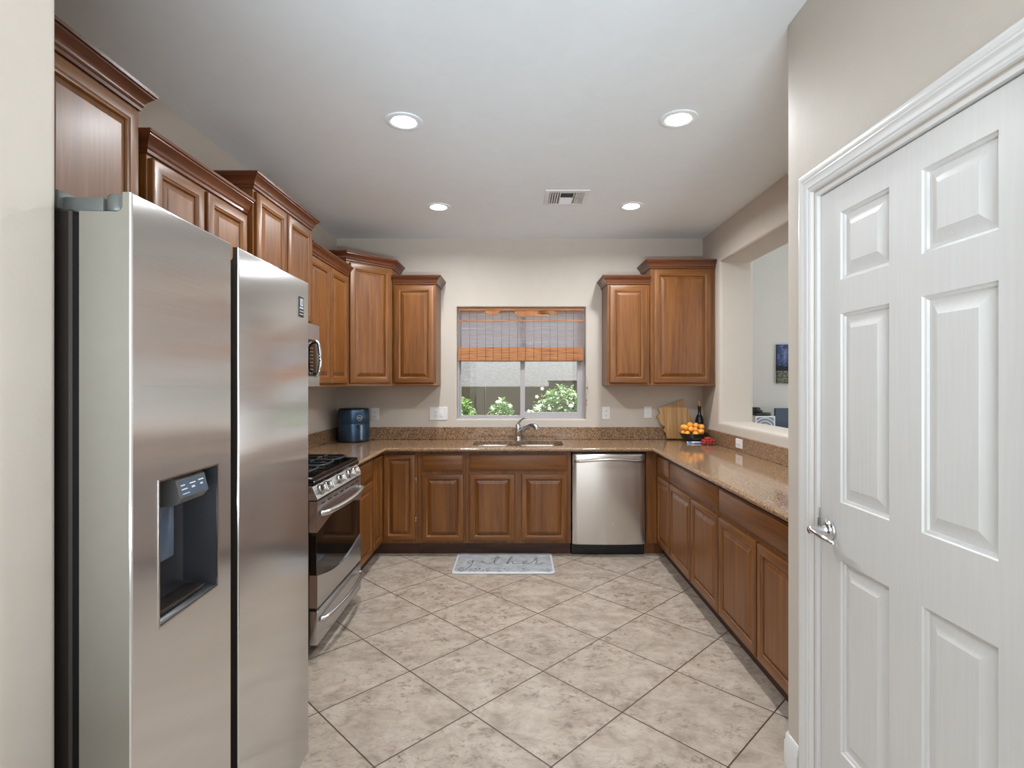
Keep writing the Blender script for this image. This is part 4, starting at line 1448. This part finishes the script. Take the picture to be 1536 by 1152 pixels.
# ------------------------------------------------------------------ things on the worktop
# air fryer
af = thing('air_fryer', 'dark blue air fryer standing in the left worktop corner', 'air fryer', (-1.466, 4.775, CT), R(38))
b = B(); lathe(b, [(0.118, 0.0), (0.128, 0.004), (0.131, 0.014), (0.130, 0.018)], (0, 0, 0), 56, power=2.35); obj('base', b, M['fryer_dark'], af)
b = B(); lathe(b, [(0.131, 0.016), (0.1335, 0.05), (0.1335, 0.158), (0.1325, 0.160), (0.1325, 0.162), (0.1335, 0.164), (0.133, 0.22), (0.131, 0.272), (0.128, 0.280)], (0, 0, 0), 56, power=2.35); bod = obj('body', b, M['fryer'], af, 40)
b = B(); lathe(b, [(0.128, 0.280), (0.127, 0.290), (0.120, 0.296), (0.05, 0.299)], (0, 0, 0), 56, power=2.35); obj('lid', b, M['fryer_dark'], af, 40)
b = B(); box(b, -0.0105, 0.0105, -0.178, -0.128, 0.028, 0.158, 0.006, 3); obj('basket_handle', b, M['fryer_light'], af)
b = B(); box(b, -0.030, -0.010, -0.1345, -0.128, 0.128, 0.158, 0.002, 2); obj('handle_recess', b, M['fryer_dark'], af)
b = B(); lathe(b, [(0.0235, -0.1335), (0.0235, -0.1362), (0.0205, -0.1362), (0.0205, -0.1335)], (0.0, 0, 0.215), 32, axis='y', caps=False); obj('dial_ring', b, M['ink'], af)
b = B(); box(b, -0.012, 0.012, -0.1362, -0.1335, 0.212, 0.218); obj('display_mark', b, M['ink'], af)
b = B()
ringv = []
obj('base_shadow_gap', (lambda bb: (lathe(bb, [(0.110, 0.0005), (0.112, 0.002)], (0, 0, 0), 40), bb)[1])(b), M['black'], af)

# state-outline cutting board leaning on the wall
pts = [(520, 195), (545, 260), (575, 330), (625, 440), (665, 560), (700, 700), (718, 757), (255, 745), (270, 730), (246, 702), (262, 674), (238, 655), (218, 624), (230, 598), (250, 580), (238, 566), (202, 562), (186, 536), (158, 508), (164, 482), (145, 462), (124, 440), (136, 420), (172, 404), (184, 392), (172, 366), (156, 350), (150, 330), (320, 268)]
sc_ = 0.10417 * 4.87 / 802.0
poly = [((p[0] - 255) * sc_, (757 - p[1]) * sc_ * 1.04) for p in pts]
cb = thing('cutting_board', 'bamboo cutting board in a ragged state outline leaning against the back wall', 'cutting board', (1.352, 4.880, CT + 0.001))
b = B(); prism(b, poly, -0.008, 0.008, axis='y')
es = [e_ for e_ in b.edges if abs(e_.verts[0].co.y - e_.verts[1].co.y) < 1e-6]
bmesh.ops.bevel(b, geom=es, offset=0.0025, segments=2, affect='EDGES')
o = obj('board', b, M['bamboo'], cb, 40)
cb.rotation_euler = (R(-8.0), 0, 0)
cb.location.z += 0.003

# wine bottle
wb = thing('wine_bottle', 'dark corked wine bottle behind the bowl of oranges', 'bottle', (1.641, 4.838, CT))
b = B(); lathe(b, [(0.030, 0.0), (0.0345, 0.004), (0.036, 0.012), (0.036, 0.182), (0.034, 0.200), (0.026, 0.220), (0.0165, 0.238), (0.0140, 0.252), (0.0138, 0.300), (0.0150, 0.302), (0.0150, 0.312), (0.0130, 0.314)], (0, 0, 0), 36); obj('glass', b, M['wine'], wb, 50)
b = B(); lathe(b, [(0.0095, 0.310), (0.0095, 0.334), (0.0115, 0.336), (0.0115, 0.350), (0.010, 0.352)], (0, 0, 0), 20); obj('cork', b, M['cork'], wb)
b = B(); lathe(b, [(0.0362, 0.045), (0.0364, 0.046), (0.0364, 0.150), (0.0362, 0.151)], (0, 0, 0), 36); lb = obj('paper_label', b, M['label'], wb)
b = B(); lathe(b, [(0.0364, 0.136), (0.0367, 0.137), (0.0367, 0.146), (0.0364, 0.147)], (0, 0, 0), 36); obj('label_band', b, M['ink'], lb)

# fruit bowl with oranges
bx, by = 1.548, 4.70
fb = thing('fruit_bowl', 'dark pewter bowl heaped with oranges', 'bowl', (bx, by, CT))
b = B(); lathe(b, [(0.058, 0.0), (0.064, 0.0), (0.066, 0.006), (0.094, 0.028), (0.115, 0.056), (0.124, 0.078), (0.126, 0.081), (0.123, 0.082), (0.111, 0.058), (0.090, 0.033), (0.05, 0.014), (0.01, 0.012)], (0, 0, 0), 44); obj('shell', b, M['bowl'], fb, 50)
def orange_mesh(rad):
    b = B(); bmesh.ops.create_uvsphere(b, u_segments=24, v_segments=16, radius=rad)
    for v in b.verts:
        v.co.z *= 0.94
        k = max(0, abs(v.co.z) / rad - 0.86)
        v.co.z *= 1 - 0.35 * k
    return b
r0 = 0.026
ors = []
labs = {}
def px2(px, py, Y):     # helper: photo point at a given depth
    return ((980 + px * 0.10417 - 777) * Y / 802.0, H - (580 + py * 0.10417 - 572) * Y / 802.0)
specs = [(530, 562, 4.69, 'topmost orange on the left of the heap in the dark bowl'),
         (632, 566, 4.70, 'topmost orange on the right of the heap in the dark bowl'),
         (435, 600, 4.71, 'orange upper left in the heap, between the leftmost and the topmost ones'),
         (380, 642, 4.665, 'leftmost orange in the bowl'),
         (488, 612, 4.65, 'orange in the middle left of the heap, below the topmost one'),
         (505, 655, 4.612, 'front orange left of centre, resting by the bowl rim'),
         (574, 626, 4.645, 'orange at the centre of the heap'),
         (690, 652, 4.640, 'rightmost front orange at the bowl rim'),
         (596, 672, 4.600, 'lowest front orange at the middle of the bowl rim'),
         (672, 594, 4.71, 'orange upper right, below the topmost right one'),
         (718, 612, 4.74, 'orange at the right back of the heap next to the bottle'),
         (428, 668, 4.625, 'low orange at the left front of the bowl rim'),
         (560, 640, 4.72, None), (480, 640, 4.70, None), (640, 640, 4.70, None)]
P_ = []
for (px_, py_, Y_, lab) in specs:
    X_, Z_ = px2(px_, py_, Y_)
    P_.append(Vector((X_, Y_, Z_)))
A_ = [p.copy() for p in P_]
for it in range(200):           # let the fruit settle so that none interpenetrate
    for i in range(len(P_)):
        P_[i] += (A_[i] - P_[i]) * 0.02
        for j in range(i):
            d = P_[i] - P_[j]
            if d.length < 2.03 * r0:
                k = (2.03 * r0 - d.length) / 2
                P_[i] += d.normalized() * k; P_[j] -= d.normalized() * k
        c = Vector((P_[i].x - bx, P_[i].y - by))
        if c.length > 0.092: c *= 0.092 / c.length
        P_[i].x, P_[i].y = bx + c.x, by + c.y
        P_[i].z = max(P_[i].z, CT + 0.012 + 0.070 * (c.length / 0.124) ** 2 + r0 * 1.18)
first = None
for p_, (px_, py_, Y_, lab) in zip(P_, specs):
    if first is None:
        b = orange_mesh(r0)
        first = obj('orange', b, M['orange']); o = first
    else:
        o = first.copy(); C.objects.link(o)
    o.location = p_
    o.rotation_euler = (random.uniform(-.5, .5), random.uniform(-.5, .5), random.uniform(0, 6))
    tag(o, lab or 'orange buried under the others in the dark bowl', 'orange', 'oranges in the bowl', 'thing')

# punnet of small tomatoes
px0, py0 = 1.600, 4.50
pu = thing('plastic_punnet', 'clear plastic punnet of small red tomatoes beside the bowl', 'punnet', (px0, py0, CT))
b = B()
Lr = [((0.050, 0.040), 0.0), ((0.056, 0.046), 0.030), ((0.060, 0.050), 0.045)]
prev = None
for (hx_, hy_), zz in Lr:
    cur = [b.verts.new((p[0], p[1], zz)) for p in rrect(-hx_, hx_, -hy_, hy_, 0.015, 4)]
    if prev:
        for i in range(len(cur)): b.faces.new((prev[i], prev[(i + 1) % len(cur)], cur[(i + 1) % len(cur)], cur[i]))
    else: b.faces.new(cur)
    prev = cur
obj('tub', b, M['clear'], pu, 50)
b = B(); bmesh.ops.create_uvsphere(b, u_segments=16, v_segments=12, radius=0.0125)
tm = obj('cherry_tomato', b, M['tomato'])
ti = 0
rt = random.Random(4)
for lay, (nx, ny, zz, off) in enumerate(((4, 3, 0.0135, 0), (4, 3, 0.034, 0.006), (2, 2, 0.053, 0.004))):
    for i in range(nx):
        for j in range(ny):
            o = tm if ti == 0 else tm.copy()
            if ti: C.objects.link(o)
            ti += 1
            o.location = (px0 + (i - (nx - 1) / 2) * 0.0255 + (off if lay == 1 else 0) - 0.002, py0 + (j - (ny - 1) / 2) * 0.0255 + rt.uniform(-.001, .001), CT + zz + 0.0005)
            lab = ('small red tomato in the bottom layer of the clear punnet', 'small red tomato in the middle layer of the clear punnet', 'small red tomato on top of the heap in the clear punnet')[lay]
            tag(o, lab, 'tomato', 'tomatoes in the punnet', 'thing')

# small wrapped packet in front of the bowl
b = B(); box(b, -0.058, 0.058, -0.014, 0.014, 0.0, 0.016, 0.005, 2)
pk = tag(obj('wrapped_packet', b, M['white']), 'small blue and white wrapped packet lying in front of the bowl', 'packet', None, 'thing')
pk.location = (1.512, 4.60, CT + 0.0003)
b = B(); box(b, -0.055, -0.018, -0.0146, 0.0146, 0.002, 0.0166, 0.005, 2); obj('wrapper_end', b, M['sky_blue'], pk)
b = B(); box(b, 0.0, 0.05, -0.0146, -0.0139, 0.004, 0.011); obj('wrapper_stripe', b, M['sky_blue'], pk)

# ------------------------------------------------------------------ floor mat with the word "gather"
MX0, MX1, MY0, MY1, MZ = -0.492, 0.275, 3.935, 4.392, 0.014
fm = thing('kitchen_mat', 'grey cushioned mat printed gather on the floor below the sink', 'mat', (MX0, MY0, 0))
mw_, mh_ = MX1 - MX0, MY1 - MY0
b = B()
prev = None
for d, zz in ((0.006, 0.0), (0.0, 0.004), (0.004, 0.010), (0.016, MZ)):
    cur = [b.verts.new((p[0], p[1], zz)) for p in rrect(d, mw_ - d, d, mh_ - d, 0.03, 5)]
    if prev:
        for i in range(len(cur)): b.faces.new((prev[i], prev[(i + 1) % len(cur)], cur[(i + 1) % len(cur)], cur[i])).material_index = 1
    else: b.faces.new(cur)
    prev = cur
b.faces.new(prev).material_index = 0
obj('cushion', b, [M['mat'], M['mat_rim']], fm, 30)
# strokes: u across 0..1, v from front 0 to back 1 (read off the photo)
def q_(px, py):
    yy = 825 + py * 0.1107
    xx = 670 + px * 0.1107
    Yw = 802.0 * (H - MZ) / (yy - 572.0)
    return ((xx - 777.0) * Yw / 802.0 - MX0, min(max(Yw - MY0, 0.02), mh_ - 0.02))
strokes = {
 'g': [(330, 142), (300, 152), (285, 172), (300, 184), (335, 160), (362, 140), (340, 190), (300, 235), (240, 272), (190, 280), (160, 268), (175, 250), (215, 240)],
 'a': [(435, 172), (470, 155), (485, 150), (480, 172), (500, 160), (515, 175), (545, 186), (600, 180)],
 't': [(600, 180), (650, 160), (690, 120), (700, 94), (680, 92), (655, 125), (645, 165), (665, 188), (715, 190), (760, 175)],
 'crossbar': [(590, 128), (660, 112), (740, 104)],
 'h': [(800, 180), (850, 140), (885, 105), (880, 92), (858, 105), (838, 150), (820, 190), (850, 165), (880, 155), (895, 170), (905, 188), (960, 182)],
 'e': [(960, 182), (1040, 178), (1080, 160), (1085, 148), (1060, 150), (1035, 170), (1050, 188), (1110, 185)],
 'r': [(1110, 185), (1180, 150), (1215, 125), (1225, 112), (1195, 118), (1190, 130), (1225, 140), (1215, 165), (1210, 185), (1250, 190), (1310, 172)],
}
b = B()
for kx, st_ in strokes.items():
    path = smooth_path([(*q_(*p), MZ) for p in st_], 4)
    tube(b, path, 0.0034, 6, flat=0.25)
obj('lettering', b, M['line'], fm, 60)
b = B()
rl_ = random.Random(9)
for (x0, x1, cnt) in ((130, 240, 8), (300, 460, 16), (480, 580, 10), (660, 860, 9), (960, 1110, 8), (1370, 1420, 4)):
    for _ in range(cnt):
        u, v = q_(rl_.uniform(x0, x1), rl_.uniform(250, 305))
        a = rl_.uniform(0, 3.1)
        lx, ly = 0.012 * math.cos(a), 0.012 * math.sin(a)
        tube(b, [(u - lx, v - ly, MZ), (u, v, MZ + 0.0002), (u + lx, v + ly, MZ)], [0.0008, 0.0034, 0.0008], 6, flat=0.25)
tube(b, smooth_path([(*q_(*p), MZ) for p in ((110, 262), (150, 245), (200, 236), (235, 238))], 4), 0.0022, 6, flat=0.25)
tube(b, smooth_path([(*q_(*p), MZ) for p in ((160, 300), (240, 302), (320, 292))], 4), 0.002, 6, flat=0.25)
obj('sprig_print', b, M['line'], fm, 60)

# ------------------------------------------------------------------ the room beyond the pass-through
b = B(); box(b, 0, 0.62, 0, 0.035, 0, 0.47, 0.002)
o = tag(obj('canvas_print', b, M['canvas']), 'canvas picture of a starry night sky over a mountain hanging beyond the pass-through', 'picture', None, 'thing')
o.location = (3.135, 6.463, 1.395)
dk = thing('desk', 'white desk against the wall beyond the pass-through', 'desk', (2.45, 5.75, 0))
b = B(); box(b, 0, 1.5, 0, 0.68, 0.715, 0.75, 0.004); obj('desktop', b, M['desk'], dk)
for xx in (0.03, 1.42):
    for yy in (0.04, 0.60):
        b = B(); box(b, xx, xx + 0.05, yy, yy + 0.05, 0, 0.715, 0.003); obj('leg', b, M['desk'], dk)
bxo = thing('storage_box', 'white box with grey oval pattern on the desk beyond the pass-through', 'box', (2.70, 6.08, 0.7505))
b = B(); rings_rect(b, [(0, 0.225, 0, 0.275, 0.20), (0, 0.225, 0, 0.275, 0.0), (0.014, 0.211, 0.014, 0.261, 0.0), (0.014, 0.211, 0.014, 0.261, 0.004)], True, True); obj('case', b, M['desk'], bxo, 30)
b = B(); box(b, 0.015, 0.210, 0.0015, 0.0045, 0.015, 0.260); obj('printed_front', b, M['pattern'], bxo)
ph = thing('desk_phone', 'black desk telephone on top of the patterned box', 'telephone', (2.72, 6.10, 1.026))
b = B(); prism(b, [(0, 0), (0.16, 0), (0.16, 0.075), (0.10, 0.07), (0.0, 0.02)], 0.0, 0.17, axis='x') if False else box(b, 0.0, 0.17, 0.0, 0.15, 0.0, 0.035, 0.006); obj('base', b, M['black'], ph)
b = B(); box(b, 0.0, 0.055, 0.01, 0.15, 0.036, 0.095, 0.012, 3); box(b, 0.06, 0.10, 0.06, 0.15, 0.036, 0.062, 0.006); obj('handset', b, M['black'], ph)
mo = thing('monitor', 'dark navy monitor back rising beside the patterned box beyond the pass-through', 'monitor', (2.945, 6.12, 0.7505))
b = B(); box(b, 0.0, 0.50, 0.0, 0.035, 0.045, 0.362, 0.006); obj('shell', b, M['navy'], mo)
b = B(); box(b, 0.16, 0.34, -0.04, 0.14, 0.0, 0.012, 0.004); obj('foot', b, M['black'], mo)
b = B(); box(b, 0.22, 0.28, 0.034, 0.06, 0.01, 0.20, 0.004); obj('neck', b, M['black'], mo)

# low block added behind the camera, screening the fill lamp from reflections
bn = thing('light_blocker', 'added long low white block behind the camera, screening the fill lamp', 'light_blocker', (-2.4, -2.45, 0))
b = B(); box(b, 0, 5.4, 0, 0.30, 0.27, 0.32, 0.01); obj('blocker_top', b, M['desk'], bn)
b = B(); box(b, 0.02, 5.38, 0.02, 0.28, 0.0, 0.27, 0.004); obj('base_box', b, M['desk'], bn)

# ------------------------------------------------------------------ the side yard
b = B(); box(b, -9, 9, 5.16, 14, -0.2, -0.05)
o = struct('ground', b, M['ground'], 'pale gravel of the side yard', 'ground')
hb = thing('neighbour_house', 'pale textured stucco side wall of the house beyond the fence', 'house', (-8, 10, -0.05))
b = B(); box(b, 0, 10.5, 0, 6, 0, 3.0); obj('stucco_wall', b, M['stucco'], hb)
b = B(); prism(b, [(-0.4, 2.98), (6.4, 2.98), (3, 4.4)], -0.4, 10.9, axis='x'); obj('roof', b, M['block'], hb)
fn = thing('block_fence', 'olive brown block fence behind the shrubs with a step up at right', 'fence', (0, 7.2, -0.05))
def panel(nm, x0, x1, zt):
    b = B(); box(b, x0, x1, 0, 0.15, 0, zt, 0.008, 1); obj(nm, b, M['block'], fn)
panel('fence_panel', -3.2, -0.445, 1.405)
panel('fence_panel', -0.435, 0.415, 1.405)
panel('fence_panel', 0.42, 3.2, 1.465)
b = B(); box(b, 0.405, 3.2, -0.012, 0.162, 1.465, 1.482); obj('cap', b, M['block'], fn)


def shrub(label, x, y, wdt, top, seed, nleaf, flowers):
    rs = random.Random(seed)
    t = thing('shrub', label, 'shrub', (x, y, -0.05), 0, 'shrubs by the fence')
    b = B()
    for k in range(9):
        a = rs.uniform(0, 6.28)
        tube(b, [(0.03 * math.cos(a), 0.03 * math.sin(a), 0), (wdt * .3 * math.cos(a), .12 * math.sin(a), top * .55), (wdt * .48 * math.cos(a), .2 * math.sin(a), top * rs.uniform(.8, .98))], [0.012, 0.008, 0.003], 6)
    obj('stems', b, M['stem'], t)
    b = B()
    for _ in range(nleaf):
        u = rs.uniform(-1, 1); v = rs.uniform(-1, 1); hgt = rs.random() ** 0.7
        env = (1 - 0.45 * abs(u) ** 2)
        p = Vector((u * wdt / 2, v * 0.28, top * (0.45 + 0.55 * hgt * env + rs.uniform(-.02, .02))))
        a = rs.uniform(0, 6.28); el = rs.uniform(-0.5, 0.9); L_ = rs.uniform(0.04, 0.085); wd_ = L_ * rs.uniform(.22, .36)
        d = Vector((math.cos(a) * math.cos(el), math.sin(a) * math.cos(el), math.sin(el)))
        s = d.cross(Vector((0, 0, 1))).normalized(); up = s.cross(d)
        p0 = b.verts.new(p); p1 = b.verts.new(p + d * L_ * .5 + s * wd_ + up * 0.006); p2 = b.verts.new(p + d * L_ - up * 0.008); p3 = b.verts.new(p + d * L_ * .5 - s * wd_ + up * 0.006); pm = b.verts.new(p + d * L_ * .5)
        for tri in ((p0, p1, pm), (p1, p2, pm), (p2, p3, pm), (p3, p0, pm)): b.faces.new(tri)
    obj('foliage', b, M['leaf'], t)
    for (fx_, fz_) in flowers:
        b = B()
        c = Vector((fx_, -0.30, fz_))
        for k in range(5):
            a = k * 1.2566
            d = Vector((math.cos(a), -0.3, math.sin(a)))
            b.faces.new([b.verts.new(c), b.verts.new(c + d * .016 + Vector((-d.z, 0, d.x)) * .009), b.verts.new(c + d * .024), b.verts.new(c + d * .016 - Vector((-d.z, 0, d.x)) * .009)])
        obj('blossom', b, M['petal'], t)
shrub('low leafy shrub at the far left behind the left window pane', -0.66, 6.25, 0.36, 1.27, 1, 1000, [(0.02, 1.14), (0.10, 1.05)])
shrub('wide low green shrub in the middle of the left window pane', -0.19, 6.3, 0.38, 1.24, 2, 1400, [(0.1, 1.2)])
shrub('taller bushy shrub with white blossoms behind the right window pane', 0.53, 6.25, 0.80, 1.40, 3, 1900, [(-0.32, 1.30), (-0.26, 1.39), (-0.18, 1.17), (0.05, 1.2)])
